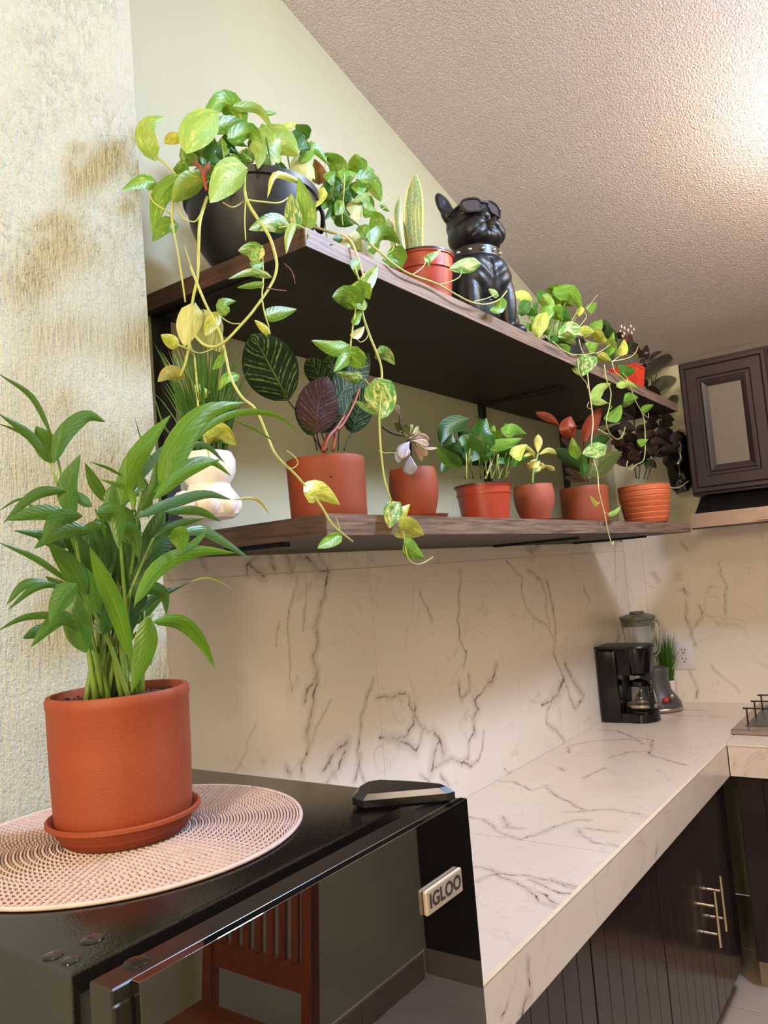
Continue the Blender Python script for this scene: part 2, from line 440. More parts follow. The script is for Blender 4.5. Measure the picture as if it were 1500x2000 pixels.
def leaf_mat(name, g1, g2, accent, acc_amt, rough=0.38, trans=0.28, rib=None, scale=(3.0, 1.6, 1.0), tl=None):
    m = Mat(name); m.set(Roughness=rough); m.b.inputs['Specular IOR Level'].default_value = 0.45
    tc = m.node('ShaderNodeTexCoord'); oi = m.node('ShaderNodeObjectInfo')
    mp = m.node('ShaderNodeMapping'); mp.inputs['Scale'].default_value = scale; m.l(tc.outputs['UV'], mp.inputs[0])
    off = m.node('ShaderNodeVectorMath', operation='ADD'); m.l(mp.outputs[0], off.inputs[0])
    cmb = m.node('ShaderNodeCombineXYZ'); r = m.math('MULTIPLY', oi.outputs['Random'], 57.0); m.l(r, cmb.inputs[0]); m.l(r, cmb.inputs[2]); m.l(cmb.outputs[0], off.inputs[1])
    n = m.noise(off.outputs[0], 2.3, 4, 0.65, 0.5)
    c = m.ramp(m.noise(off.outputs[0], 1.1, 2), [(0.3, g1), (0.7, g2)])
    lo = 0.5 + (0.5 - acc_amt) * 0.32
    k = m.ramp(n, [(lo, (0, 0, 0)), (lo + 0.07, (1, 1, 1))])
    c = m.mix(m.math('MULTIPLY', k, 0.9), c, accent)
    sx = m.node('ShaderNodeSeparateXYZ'); m.l(tc.outputs['UV'], sx.inputs[0])
    au = m.math('ABSOLUTE', m.math('SUBTRACT', sx.outputs[0], 0.5))
    line = m.ramp(au, [(0.0, (1, 1, 1)), (0.035, (0, 0, 0))])
    c = m.mix(m.math('MULTIPLY', line, 0.45), c, rib or accent)
    hsv = m.node('ShaderNodeHueSaturation'); m.l(c, hsv.inputs['Color'])
    m.l(m.math('MULTIPLY_ADD', oi.outputs['Random'], 0.3, 0.85), hsv.inputs['Value'])
    c = hsv.outputs[0]
    m.color(c)
    # side veins as slight relief
    w = m.math('SINE', m.math('MULTIPLY', m.math('ADD', sx.outputs[1], m.math('MULTIPLY', au, -0.5)), 55.0))
    m.bump(w, 0.12, 0.001)
    if trans > 0:
        tr = m.node('ShaderNodeBsdfTranslucent'); ms = m.node('ShaderNodeMixShader'); ms.inputs[0].default_value = trans
        bc = m.mix(0.5, c, tl or srgb(170, 190, 60)); m.l(bc, tr.inputs[0])
        m.l(m.b.outputs[0], ms.inputs[1]); m.l(tr.outputs[0], ms.inputs[2]); m.l(ms.outputs[0], m.out.inputs[0])
    return m.m
M['g'] = leaf_mat('pothos_green', srgb(92, 142, 40), srgb(120, 166, 56), srgb(196, 208, 96), 0.25)
M['l'] = leaf_mat('pothos_lime', srgb(142, 178, 76), srgb(164, 194, 92), srgb(206, 212, 116), 0.35)
M['y'] = leaf_mat('pothos_yellow', srgb(160, 180, 62), srgb(196, 200, 84), srgb(232, 220, 110), 0.55)
M['v'] = leaf_mat('pothos_variegated', srgb(90, 150, 66), srgb(112, 164, 76), srgb(226, 226, 150), 0.52)
M['d'] = leaf_mat('pothos_deep_green', srgb(40, 92, 26), srgb(62, 116, 36), srgb(120, 160, 60), 0.15)
M['p'] = leaf_mat('pothos_pale', srgb(188, 196, 130), srgb(204, 206, 142), srgb(220, 214, 150), 0.4)
M['o'] = leaf_mat('withered_olive', srgb(150, 148, 74), srgb(170, 160, 86), srgb(200, 176, 96), 0.45)
M['b'] = leaf_mat('dead_brown_leaf', srgb(120, 58, 30), srgb(140, 70, 36), srgb(90, 44, 26), 0.4)
M['a'] = leaf_mat('palm_green', srgb(46, 90, 28), srgb(62, 108, 36), srgb(96, 138, 58), 0.25, 0.35, 0.3, scale=(9, 0.6, 1))
M['A'] = leaf_mat('palm_bright', srgb(72, 120, 22), srgb(92, 138, 32), srgb(116, 154, 54), 0.25, 0.35, 0.35, scale=(9, 0.6, 1))
M['c'] = leaf_mat('palm_dark', srgb(30, 72, 24), srgb(44, 90, 30), srgb(58, 104, 40), 0.25, 0.35, 0.15, scale=(9, 0.6, 1))
M['t'] = leaf_mat('palm_teal', srgb(66, 110, 74), srgb(84, 126, 86), srgb(106, 142, 100), 0.3, 0.3, 0.2, scale=(9, 0.6, 1))
M['x'] = leaf_mat('near_black_leaf', srgb(34, 26, 24), srgb(44, 34, 28), srgb(56, 48, 34), 0.3, 0.3, 0.05)
M['X'] = leaf_mat('plum_black_leaf', srgb(44, 26, 26), srgb(60, 36, 34), srgb(70, 44, 38), 0.3, 0.3, 0.05)
M['D'] = leaf_mat('glossy_dark_green', srgb(30, 64, 22), srgb(44, 82, 30), srgb(60, 98, 40), 0.2, 0.45, 0.1)
M['O'] = leaf_mat('olive_green_leaf', srgb(72, 84, 36), srgb(92, 102, 46), srgb(120, 124, 62), 0.3, 0.35, 0.1)
def croton():
    m = leaf_mat('croton_red', srgb(120, 44, 30), srgb(150, 62, 40), srgb(176, 92, 52), 0.3, 0.35, 0.15, rib=srgb(220, 120, 70), tl=srgb(190, 80, 40)); return m
M['r'] = croton()
M['s'] = leaf_mat('succulent_mauve', srgb(186, 158, 142), srgb(206, 178, 156), srgb(176, 150, 150), 0.3, 0.5, 0.0, rib=srgb(200, 176, 160))
M['S'] = leaf_mat('succulent_slate', srgb(128, 124, 140), srgb(150, 144, 156), srgb(190, 176, 172), 0.3, 0.5, 0.0, rib=srgb(170, 160, 165))
M['Y'] = leaf_mat('succulent_yellow', srgb(186, 178, 84), srgb(206, 196, 104), srgb(220, 200, 130), 0.3, 0.5, 0.0, rib=srgb(210, 200, 120))
def calathea(name, dark, mid, stripe, tl):
    m = Mat(name); m.set(Roughness=0.65); m.b.inputs['Specular IOR Level'].default_value = 0.22
    tc = m.node('ShaderNodeTexCoord'); sx = m.node('ShaderNodeSeparateXYZ'); m.l(tc.outputs['UV'], sx.inputs[0])
    au = m.math('ABSOLUTE', m.math('SUBTRACT', sx.outputs[0], 0.5))
    ph = m.math('SUBTRACT', sx.outputs[1], m.math('MULTIPLY', m.math('POWER', au, 0.8), 0.55))
    nz = m.noise(m.coord('UV', (2, 5, 1)), 3, 3)
    w = m.math('SINE', m.math('ADD', m.math('MULTIPLY', ph, 62.0), m.math('MULTIPLY', nz, 5.0)))
    w2 = m.math('SINE', m.math('ADD', m.math('MULTIPLY', ph, 31.0), 0.6))
    k = m.ramp(m.math('MULTIPLY_ADD', w, 0.5, 0.5), [(0.5, (0, 0, 0)), (0.92, (1, 1, 1))])
    k2 = m.ramp(m.math('MULTIPLY_ADD', w2, 0.5, 0.5), [(0.45, (0, 0, 0)), (0.75, (1, 1, 1))])
    edge = m.ramp(au, [(0.02, (0, 0, 0)), (0.06, (1, 1, 1)), (0.40, (1, 1, 1)), (0.48, (0, 0, 0))])
    kk = m.math('MULTIPLY', m.math('MULTIPLY', k, k2), edge)
    c = m.mix(m.math('MULTIPLY', m.noise(m.coord('UV', (3, 3, 1)), 3, 2), 0.8), dark, mid)
    c = m.mix(m.math('MULTIPLY', kk, 0.85), c, stripe)
    line = m.ramp(au, [(0.0, (1, 1, 1)), (0.02, (0, 0, 0))])
    c = m.mix(m.math('MULTIPLY', line, 0.6), c, stripe)
    m.color(c); m.bump(w2, 0.1, 0.001); return m.m
M['k'] = calathea('calathea_green', srgb(14, 34, 18), srgb(26, 52, 24), srgb(132, 152, 84), None)
M['K'] = calathea('calathea_purple_back', srgb(36, 18, 20), srgb(56, 28, 30), srgb(96, 74, 56), None)
def snake():
    m = Mat('snake_plant_leaf'); m.set(Roughness=0.35)
    tc = m.node('ShaderNodeTexCoord'); sx = m.node('ShaderNodeSeparateXYZ'); m.l(tc.outputs['UV'], sx.inputs[0])
    au = m.math('ABSOLUTE', m.math('SUBTRACT', sx.outputs[0], 0.5))
    n = m.noise(m.coord('UV', (1.2, 9, 1)), 5, 4, 0.7, 0.6)
    c = m.ramp(n, [(0.35, srgb(96, 122, 84)), (0.6, srgb(150, 166, 112))])
    n2 = m.noise(m.coord('UV', (4, 0.7, 1)), 2.2, 3)
    c = m.mix(m.ramp(n2, [(0.52, (0, 0, 0)), (0.6, (0.8, 0.8, 0.8))]), c, srgb(210, 192, 110))
    c = m.mix(m.ramp(au, [(0.40, (0, 0, 0)), (0.43, (1, 1, 1))]), c, srgb(222, 214, 120))
    m.color(c); return m.m
M['n'] = snake()
def stem_mat(name, c1, c2):
    return plain(name, c2, 0.45, var=0.12, scale=25)
M['vine'] = plain('vine_stem', srgb(176, 184, 104), 0.45, var=0.15, scale=25)
M['vine_y'] = plain('pale_vine_stem', srgb(206, 200, 150), 0.45, var=0.12, scale=25)
M['stem_g'] = plain('green_stem', srgb(110, 138, 58), 0.45, var=0.2, scale=25)
M['stem_d'] = plain('dark_stem', srgb(52, 38, 34), 0.5)
M['stem_r'] = plain('red_stem', srgb(140, 66, 44), 0.45)
M['petal'] = plain('cream_petal', srgb(240, 214, 194), 0.55)
# ------------------------------------------------------------------ the room
YB = 1.365; XF = 4.033; YCOL = 1.15; XCOL = 0.917; YO = -0.795; XN = -1.9
def zc(x): return 3.784 - 0.293 * x
# back wall (sloped top edge)
poly = [(XN, -0.0), (XF + 0.12, 0.0), (XF + 0.12, zc(XF + 0.12)), (XN, zc(XN))]
mesh('wall_back', prism(poly, 'y', YB, YB + 0.1), M['wall'], kind='structure')
poly = [(XN, 0.0), (XCOL, 0.0), (XCOL, zc(XCOL)), (XN, zc(XN))]
mesh('wall_left', prism(poly, 'y', YCOL, YB - 0.001), M['column'], kind='structure')
mesh('wall_right', box(XF, XF + 0.1, YO, YB - 0.001, 0, zc(XF + 0.1)), M['wall_far'], kind='structure')
mesh('wall_near', box(XN - 0.1, XN, YO - 0.1, YB + 0.1, 0, zc(XN)), M['wall'], kind='structure')
mesh('wall_front', prism([(XN, 0.0), (XF, 0.0), (XF, zc(XF)), (XN, zc(XN))], 'y', YO - 0.1, YO), M['wall'], kind='structure')
# ceiling slab with the skylight opening
def cslab(x0, x1, y0, y1, t0=0.0, t1=0.12):
    v = [(x0, y0, zc(x0) + t0), (x1, y0, zc(x1) + t0), (x1, y1, zc(x1) + t0), (x0, y1, zc(x0) + t0)]
    v += [(a, b, zc(a) + t1) for a, b, c in v]
    return v, [(0, 1, 2, 3), (7, 6, 5, 4), (0, 4, 5, 1), (1, 5, 6, 2), (2, 6, 7, 3), (3, 7, 4, 0)]
KX0, KX1, KY0, KY1 = 1.93, 2.37, -0.52, -0.08
g = Geo()
for q in ((XN - 0.1, KX0, YO - 0.1, YB + 0.1), (KX1, XF + 0.1, YO - 0.1, YB + 0.1), (KX0, KX1, YO - 0.1, KY0), (KX0, KX1, KY1, YB + 0.1)): g += cslab(*q)
mesh('ceiling', g, M['ceiling'], kind='structure')
g = Geo()
for q in ((KX0 + 0.001, KX0 + 0.03, KY0 + 0.001, KY1 - 0.001), (KX1 - 0.03, KX1 - 0.001, KY0 + 0.001, KY1 - 0.001), (KX0 + 0.03, KX1 - 0.03, KY0 + 0.001, KY0 + 0.03), (KX0 + 0.03, KX1 - 0.03, KY1 - 0.03, KY1 - 0.001)): g += cslab(*q, 0.02, 0.11)
mesh('window_1', g, M['window_frame'], kind='structure')
fl = mesh('floor', box(XN, XF, YO, YB, -0.05, -0.004), M['grout'], kind='structure')
ts = 0.45
nx = int((XF - XN) / ts) + 1; ny = int((YB - YO) / ts) + 1
tileproto = None
for i in range(nx):
    for j in range(ny):
        x0 = XN + i * ts; y0 = YO + j * ts
        x1 = min(x0 + ts - 0.004, XF - 0.001); y1 = min(y0 + ts - 0.004, YB - 0.001)
        if x1 - x0 < 0.03 or y1 - y0 < 0.03: continue
        mesh('floor_tile', box(x0 + 0.002, x1, y0 + 0.002, y1, -0.004, 0.0, 0.0015), M['floor'], fl)
bb = mesh('baseboard_front', box(XN, 2.74, YO, YO + 0.006, 0.0, 0.1), M['grout'], kind='structure')
for i in range(11):
    a = XN + 0.42 * i
    if a < 2.7: mesh('base_tile', box(a + 0.002, min(a + 0.418, 2.739), YO + 0.0062, YO + 0.014, 0.001, 0.1, 0.002), M['base_tile'], bb)

# ------------------------------------------------------------------ marble cladding
def segs(pl, conv):
    return [np.array([tuple(conv(px, py)) for px, py in p[1]]) for p in pl]
def vein_grid(axis, const, a0, a1, b0, b1, veins, step, thick=0.008, out=1):
    """a slab with a fine grid on its face; vein distance is stored per point"""
    na = max(2, int((a1 - a0) / step)); nb = max(2, int((b1 - b0) / step))
    A = np.linspace(a0, a1, na + 1); B = np.linspace(b0, b1, nb + 1)
    AA, BB = np.meshgrid(A, B, indexing='ij'); a = AA.ravel(); b = BB.ravel()
    d = np.full(a.shape, 6.0)
    for w, pts in veins:
        for (p, q) in zip(pts[:-1], pts[1:]):
            e = q - p; L2 = max(1e-9, float(e @ e))
            rr = 6 * w + 0.02
            lo = np.minimum(p, q) - rr; hi = np.maximum(p, q) + rr
            idx = np.where((a > lo[0]) & (a < hi[0]) & (b > lo[1]) & (b < hi[1]))[0]
            if len(idx) == 0: continue
            t = np.clip(((a[idx] - p[0]) * e[0] + (b[idx] - p[1]) * e[1]) / L2, 0, 1)
            dd = np.hypot(a[idx] - p[0] - t * e[0], b[idx] - p[1] - t * e[1]) / w
            d[idx] = np.minimum(d[idx], dd)
    c = np.full(a.shape, const)
    co = {'x': (c, a, b), 'y': (a, c, b), 'z': (a, b, c)}[axis]
    V = list(zip(*[k.tolist() for k in co])); F = []
    idx = np.arange((na + 1) * (nb + 1)).reshape(na + 1, nb + 1)
    q = np.stack([idx[:-1, :-1], idx[1:, :-1], idx[1:, 1:], idx[:-1, 1:]], -1).reshape(-1, 4)
    flip = (axis == 'x' and out < 0) or (axis == 'y' and out > 0) or (axis == 'z' and out < 0)
    if flip: q = q[:, ::-1]
    F = [tuple(r) for r in q.tolist()]
    # skirt: the slab's thickness
    rim = list(idx[:, 0]) + list(idx[-1, 1:]) + list(idx[:-1, -1][::-1]) + list(idx[0, 1:-1][::-1])
    n = len(V); off = thick * out
    k = {'x': 0, 'y': 1, 'z': 2}[axis]
    for r in rim:
        p = list(V[r]); p[k] -= off; V.append(tuple(p))
    m = len(rim)
    F += [(rim[i], rim[(i + 1) % m], n + (i + 1) % m, n + i) for i in range(m)]
    F.append(tuple(range(n, n + m)))
    dv = list(d) + [6.0] * m
    return V, F, dv
def slab(name, parent, axis, const, a0, a1, b0, b1, veins, step, thick=0.008, out=1, mat='marble', **kw):
    V, F, d = vein_grid(axis, const, a0, a1, b0, b1, veins, step, thick, out)
    g = Geo(); g.v = V; g.f = F; g.uv = []
    o = mesh(name, g, M[mat], parent, **kw)
    at = o.data.attributes.new('vein', 'FLOAT', 'POINT'); at.data.foreach_set('value', np.array(d, dtype=np.float32))
    return o
def jitter(P):
    # natural wander: resample the traced line and let it wobble a little
    Q = []
    for a, b in zip(P[:-1], P[1:]):
        n = max(2, int((b - a).length / 0.006))
        for i in range(n): Q.append(a.lerp(b, i / n))
    Q.append(P[-1])
    for q in Q:
        s = noise.noise_vector(q * 26.0) * 0.010 + noise.noise_vector(q * 90.0) * 0.0045
        q += s
    return Q
def conv_veins(data, fn, pick, px_size):
    out = []
    for w, pts in data:
        P = [fn(*p) for p in pts]
        P = jitter(P)
        out.append((w * px_size * 0.5 * depth(P[0]) / FOC, np.array([(p[pick[0]], p[pick[1]]) for p in P])))
    return out
# the veins of the cladding, traced on the wall plane: (width, points)
VW = [
 (2, [(583,1127),(573,1170),(562,1207),(565,1247),(568,1317),(567,1353)]),
 (4.5, [(637,1120),(633,1157),(622,1200),(617,1227),(620,1267),(613,1280),(617,1317),(602,1343),(598,1373)]),
 (5, [(617,1317),(617,1345),(605,1403),(597,1433),(602,1457),(593,1487),(590,1513)]),
 (2, [(647,1367),(623,1410),(610,1447)]), (2, [(590,1230),(600,1170),(596,1140)]),
 (3.5, [(730,1327),(717,1363),(707,1400),(705,1433),(697,1473),(713,1540)]),
 (7, [(633,1500),(650,1470),(667,1460),(677,1450)]), (6, [(640,1530),(660,1500),(672,1470)]), (5, [(690,1530),(700,1500),(704,1470)]),
 (2, [(500,1413),(483,1443),(480,1473),(463,1503)]), (5, [(560,1500),(570,1515)]),
 (5, [(480,1127),(483,1110),(507,1077),(530,1090),(537,1117)]), (7, [(487,1100),(500,1112),(514,1125)]),
 (6, [(545,1070),(565,1090),(568,1115)]), (4, [(583,1087),(575,1110),(568,1120)]),
 (8, [(583,1087),(605,1092),(620,1110),(640,1117)]), (4, [(626,1060),(624,1085),(640,1112)]),
 (4, [(393,1093),(403,1110)]), (3, [(325,1120),(335,1140)]), (2, [(540,1260),(545,1210)]),
 (2.5, [(900,1113),(896,1165),(898,1187),(893,1212),(900,1253),(911,1275),(905,1304)]),
 (4, [(894,1333),(902,1370)]), (3, [(915,1315),(918,1345),(905,1360)]),
 (5, [(971,1293),(964,1322),(953,1337)]), (3, [(953,1337),(927,1370)]),
 (6, [(927,1370),(935,1385),(924,1407),(927,1429)]), (3.5, [(927,1429),(916,1447),(916,1480),(902,1491)]),
 (2.5, [(944,1432),(942,1454),(935,1484),(920,1498),(902,1487)]),
 (4, [(737,1363),(766,1363),(781,1353),(797,1355),(799,1377),(814,1403),(825,1421),(850,1432)]),
 (9, [(850,1432),(860,1447),(866,1469)]), (5, [(810,1381),(810,1410),(795,1436),(773,1443),(744,1445)]),
 (7, [(773,1443),(800,1455),(814,1469)]), (4, [(828,1425),(817,1454),(814,1469)]),
 (7, [(858,1443),(847,1480),(843,1506)]), (4, [(843,1506),(858,1495),(876,1484),(902,1487),(920,1495)]), (4, [(860,1512),(872,1530),(880,1545)]),
 (3, [(821,1155),(832,1185),(843,1209)]),
 (2.5, [(990,1095),(1004,1113),(1019,1128),(1019,1161),(1030,1190),(1045,1209),(1067,1220),(1081,1245)]),
 (2.5, [(1030,1113),(1059,1135),(1067,1165),(1067,1201),(1074,1220)]),
 (3.5, [(1067,1135),(1081,1187),(1085,1234),(1081,1275),(1096,1311),(1103,1333),(1122,1385),(1136,1370),(1140,1355)]),
 (5, [(1103,1297),(1122,1333),(1136,1355)]), (9, [(1100,1330),(1088,1356),(1081,1366)]), (3, [(1081,1366),(1070,1385),(1067,1410),(1085,1425),(1102,1447)]),
 (4, [(1056,1377),(1078,1370)]), (3, [(1004,1055),(1023,1062),(1034,1080)]), (9, [(1034,1066),(1038,1082)]), (6, [(1040,1078),(1052,1062)]),
 (2, [(1200,1050),(1202,1110),(1204,1180)]), (3, [(1140,1150),(1150,1170)]), (3, [(1150,1062),(1156,1070)]), (5, [(1208,1240),(1206,1262)]),
 (3, [(823,1512),(840,1530)]), (2, [(985,1500),(1000,1512)])]
VWc = conv_veins(VW, lambda a, b: py_(a, b, YB - 0.01), (0, 2), 1.25)
VF = [(2.5, [(1342,1177),(1340,1209),(1350,1226),(1353,1246),(1358,1263)]), (2.5, [(1367,1184),(1372,1207),(1357,1221)]),
 (2.5, [(1345,1313),(1360,1342),(1360,1362)]), (4, [(1335,1150),(1340,1160)]), (2, [(1390,1300),(1420,1330),(1440,1350)]), (2, [(1400,1100),(1420,1150),(1415,1200)]),
 (4, [(1278,1120),(1284,1134)]), (3, [(1330,1150),(1342,1160)]), (2, [(1330,1060),(1342,1075)])]
VFc = conv_veins(VF, lambda a, b: px_(a, b, XF - 0.01), (1, 2), 1.0)
ZK = 0.90
wb = bpy.data.objects['wall_back']; wr = bpy.data.objects['wall_right']
zs = 1.668
g = 0.0012
mesh('grout_bed', box(0.92, XF - 0.012, YB - 0.009, YB - 0.0005, ZK - 0.08, 1.716), M['grout'], wb)
for a, b, z0, z1 in ((0.925, 1.81, ZK - 0.02, zs), (1.81, 3.335, ZK - 0.02, zs), (3.335, 4.0225, ZK - 0.02, zs), (0.925, 1.81, zs, 1.716), (1.81, 2.358, zs, 1.716), (2.358, 3.335, zs, 1.716), (3.335, 4.0225, zs, 1.716)):
    slab('wall_tile', wb, 'y', YB - 0.010, a + g, b - g, z0 + g, z1 - g, VWc, 0.005, 0.006, -1, 'marble_wall')
mesh('grout_bed', box(XF - 0.009, XF - 0.0005, YO + 0.3, YB - 0.012, ZK - 0.08, 1.745), M['grout'], wr)
for a, b, z0, z1 in ((1.262, 1.3560, ZK - 0.02, 1.745), (0.50, 1.262, ZK - 0.02, 1.742), (-0.4, 0.50, ZK - 0.02, 1.742)):
    slab('wall_tile', wr, 'x', XF - 0.010, a + g, b - g, z0 + g, z1 - g, VFc, 0.006, 0.006, -1, 'marble_wall')

# ------------------------------------------------------------------ worktops
VC = [(3.5, [(918,1594),(956,1606),(976,1626),(1016,1640)]), (2.5, [(1016,1640),(1056,1626),(1080,1614),(1124,1602),(1152,1602)]),
 (3, [(972,1526),(1004,1526),(1036,1544),(1064,1536)]), (2.5, [(1064,1536),(1092,1558),(1136,1580),(1140,1586),(1104,1586)]),
 (2, [(1140,1582),(1196,1582),(1252,1590)]), (2, [(986,1594),(988,1616),(1020,1617)]), (2, [(1140,1618),(1204,1624)]), (1.5, [(1124,1618),(1160,1646),(1208,1654)]),
 (3, [(928,1694),(960,1696),(972,1706),(1032,1710),(1092,1722),(1132,1734)]),
 (4.5, [(930,1722),(964,1706),(1028,1734),(1048,1754),(1072,1770),(1088,1777)]), (4, [(1032,1718),(1092,1746),(1124,1746)]), (3, [(1080,1716),(1110,1736),(1130,1740)]),
 (5, [(1050,1740),(1085,1765)]), (3, [(1172,1426),(1208,1428),(1240,1442),(1256,1454)]), (3.5, [(1248,1440),(1276,1446),(1268,1474)]), (1.5, [(1268,1474),(1300,1484),(1340,1494)]),
 (2.5, [(1108,1470),(1112,1458),(1148,1448),(1220,1444),(1252,1446)]), (3, [(1096,1498),(1100,1506)]), (1.5, [(1268,1468),(1224,1470),(1190,1480)]),
 (2.5, [(1292,1394),(1340,1398),(1420,1400)]), (1.5, [(1310,1386),(1380,1388)]), (2, [(1180,1500),(1140,1520)])]
VCc = conv_veins(VC, lambda a, b: pz_(a, b, ZK), (0, 1), 0.8)
VCc = [(max(w, 0.0035), p) for w, p in VCc]
VB = [(7, [(1032,1870),(1028,1898),(1034,1926)]), (9, [(1036,1946),(1020,1966),(1016,1990)]), (6, [(992,1954),(980,1990)]), (5, [(1284,1654),(1280,1672)]), (2, [(1010,1890),(1004,1930)])]
YF = 0.755; XC = 3.17
VBc = conv_veins(VB, lambda a, b: py_(a, b, YF), (0, 2), 1.0)
wk = thing('worktop', 'long white marble-patterned worktop running from the fridge to the far wall', 'worktop', (2.1, 1.05, 0.80))
mesh('core', box(0.96, XC + 0.001, YF + 0.012, YB - 0.012, 0.825, 0.892), M['grout'], wk)
for a, b in ((0.96, 1.95), (1.95, 3.06), (3.06, XF - 0.012)):
    slab('marble_slab', wk, 'z', ZK, a + 0.0008, b - 0.0008, YF + 0.008, YB - 0.0125, VCc, 0.005, 0.008, 1)
for a, b in ((0.96, 1.785), (1.785, 2.3), (2.3, 3.168)):
    slab('marble_edge', wk, 'y', YF, a + 0.0008, b - 0.0008, 0.785, 0.8985, VBc, 0.006, 0.010, -1)
mesh('edge_strip', box(0.96, XC, YF - 0.0015, YF + 0.010, 0.8985, 0.9025, 0.001), M['grout'], wk)
w2 = thing('worktop', 'short white marble-patterned worktop carrying the steel hob on the far wall', 'worktop', (3.6, 0.2, 0.80))
mesh('core', box(XC + 0.012, XF - 0.012, YO + 0.4, YF - 0.006, 0.825, 0.892), M['grout'], w2)
slab('marble_slab', w2, 'z', ZK, XC + 0.003, XF - 0.0125, YO + 0.4, YF + 0.0065, VCc, 0.02, 0.008, 1)
VG = conv_veins([(4, [(1435,1480),(1432,1500)])], lambda a, b: px_(a, b, XC), (1, 2), 1.0)
slab('marble_edge', w2, 'x', XC, YO + 0.4, YF - 0.003, 0.785, 0.896, VG, 0.008, 0.010, -1)
mesh('edge_strip', box(XC - 0.0015, XC + 0.01, YO + 0.4, YF - 0.002, 0.8965, 0.9015, 0.001), M['grout'], w2)

# ------------------------------------------------------------------ base cabinets
def plank_door(parent, fixed, a0, a1, z0, z1, axis='y', planks=5, mat='cab', handle=None):
    """tongue-and-groove door: recessed back with planks standing proud, so the joints are real grooves"""
    def bx(a, b, c, d, e, f_, bev):
        return box(a, b, fixed + c, fixed + d, e, f_, bev) if axis == 'y' else box(fixed + c, fixed + d, a, b, e, f_, bev)
    d = mesh('door', bx(a0, a1, 0.006, 0.018, z0, z1, 0.0), M[mat], parent)
    n = planks; w = (a1 - a0) / n
    for i in range(n):
        mesh('plank', bx(a0 + i * w + 0.0012, a0 + (i + 1) * w - 0.0012, 0.0, 0.006, z0 + 0.001, z1 - 0.001, 0.0012), M[mat], d)
    if handle is not None:
        hx, hz0, hz1 = handle
        g = Geo()
        g += tube([(hx, fixed - 0.034, hz0), (hx, fixed - 0.034, hz1)], 0.006, 12, 1, smooth=False)
        for z in (hz0 + (hz1 - hz0) * 0.22, hz0 + (hz1 - hz0) * 0.72):
            g += tube([(hx, fixed - 0.034, z), (hx, fixed + 0.001, z)], 0.0045, 10, 1, smooth=False)
        mesh('handle', g, M['nickel'], d, smooth=True, auto=40)
    return d
cabs = [
 ('dark brown base cabinet beside the fridge, under the near end of the worktop', 0.97, 1.785, [(0.972, 1.376, None), (1.380, 1.783, None)]),
 ('dark brown base cabinet with a single plain door, under the middle of the worktop', 1.785, 2.30, [(1.788, 2.297, None)]),
 ('dark brown base cabinet with two upright bar handles in the inner corner', 2.30, 3.19, [(2.303, 2.772, (2.742, 0.345, 0.523)), (2.776, 3.15, (2.832, 0.36, 0.54))])]
for lab, a, b, doors in cabs:
    t = thing('base_cabinet', lab, 'cabinet', ((a + b) / 2, 1.05, 0.0), 'plank-door base cabinets under the worktops')
    g = Geo(); g += box(a + 0.001, b - 0.001, 0.80, 1.34, 0.10, 0.783)
    mesh('body', g, M['cab_dark'], t)
    mesh('plinth', box(a + 0.001, b - 0.001, 0.83, 1.34, 0.0, 0.10), M['base_tile'], t)
    for a0, a1, h in doors: plank_door(t, 0.778, a0, a1, 0.105, 0.775, 'y', max(4, int(round((a1 - a0) / 0.085))), 'cab', h)
t = thing('base_cabinet', 'dark brown base cabinet below the steel hob', 'cabinet', (3.6, 0.2, 0.0), 'plank-door base cabinets under the worktops')
mesh('body', box(3.215, XF - 0.02, YO + 0.42, 0.745, 0.10, 0.783), M['cab_dark'], t)
mesh('plinth', box(3.24, XF - 0.02, YO + 0.42, 0.745, 0.0, 0.10), M['base_tile'], t)
for a0, a1 in ((0.29, 0.74), (-0.17, 0.285)): plank_door(t, 3.195, a0, a1, 0.105, 0.775, 'x', 5, 'cab')
t = thing('tall_cabinet', 'tall black cabinet on a tiled plinth, mirrored in the fridge door', 'cabinet', (3.1, -0.55, 0.0))
mesh('body', box(2.755, 3.10, YO + 0.001, -0.42, 0.10, 1.9, 0.003), M['cab_dark'], t)
mesh('plinth', box(2.752, 3.10, YO + 0.001, -0.42, 0.0, 0.10), M['base_tile'], t)
mesh('door', box(2.78, 3.09, -0.42, -0.40, 0.12, 1.88, 0.002), M['cab_dark'], t)

# ------------------------------------------------------------------ hob
t = thing('gas_hob', 'stainless steel gas hob with wire pan supports on the far worktop', 'hob', (3.65, 0.4, ZK))
hx0, hx1, hy0, hy1 = 3.345, 3.93, -0.05, 0.775
g = Geo(); g += box(hx0, hx1, hy0, hy1, ZK + 0.0005, ZK + 0.022, 0.004)
mesh('steel_tray', g, M['steel'], t)
mesh('well', box(hx0 + 0.07, hx1 - 0.06, hy0 + 0.05, hy1 - 0.042, ZK + 0.0222, ZK + 0.024), M['grey_plastic'], t)
for bx_ in (3.50, 3.76):
    for by in (0.16, 0.50):
        mesh('burner', lathe([(0.0, 0.04), (0.03, 0.04), (0.034, 0.034), (0.034, 0.03), (0.045, 0.028), (0.047, 0.024)], (bx_, by, ZK), 24), M['iron'], t, True)
for k, x in enumerate((3.44, 3.60, 3.75)):
    z = ZK + 0.088
    ye = 0.727; P = [(x, ye, ZK + 0.024), (x, ye, z - 0.014), (x, ye - 0.003, z - 0.003), (x, ye - 0.014, z), (x, 0.36, z), (x, 0.35, z - 0.004), (x, 0.348, ZK + 0.024)]
    mesh('pan_support', tube(P, 0.0034, 8, 1, smooth=False) if False else tube(P, 0.0034, 8, 24), M['iron'], t, True)
mesh('support_rail', tube([(3.43, 0.5, ZK + 0.084), (3.76, 0.5, ZK + 0.084)], 0.0034, 8, 1), M['iron'], t, True)

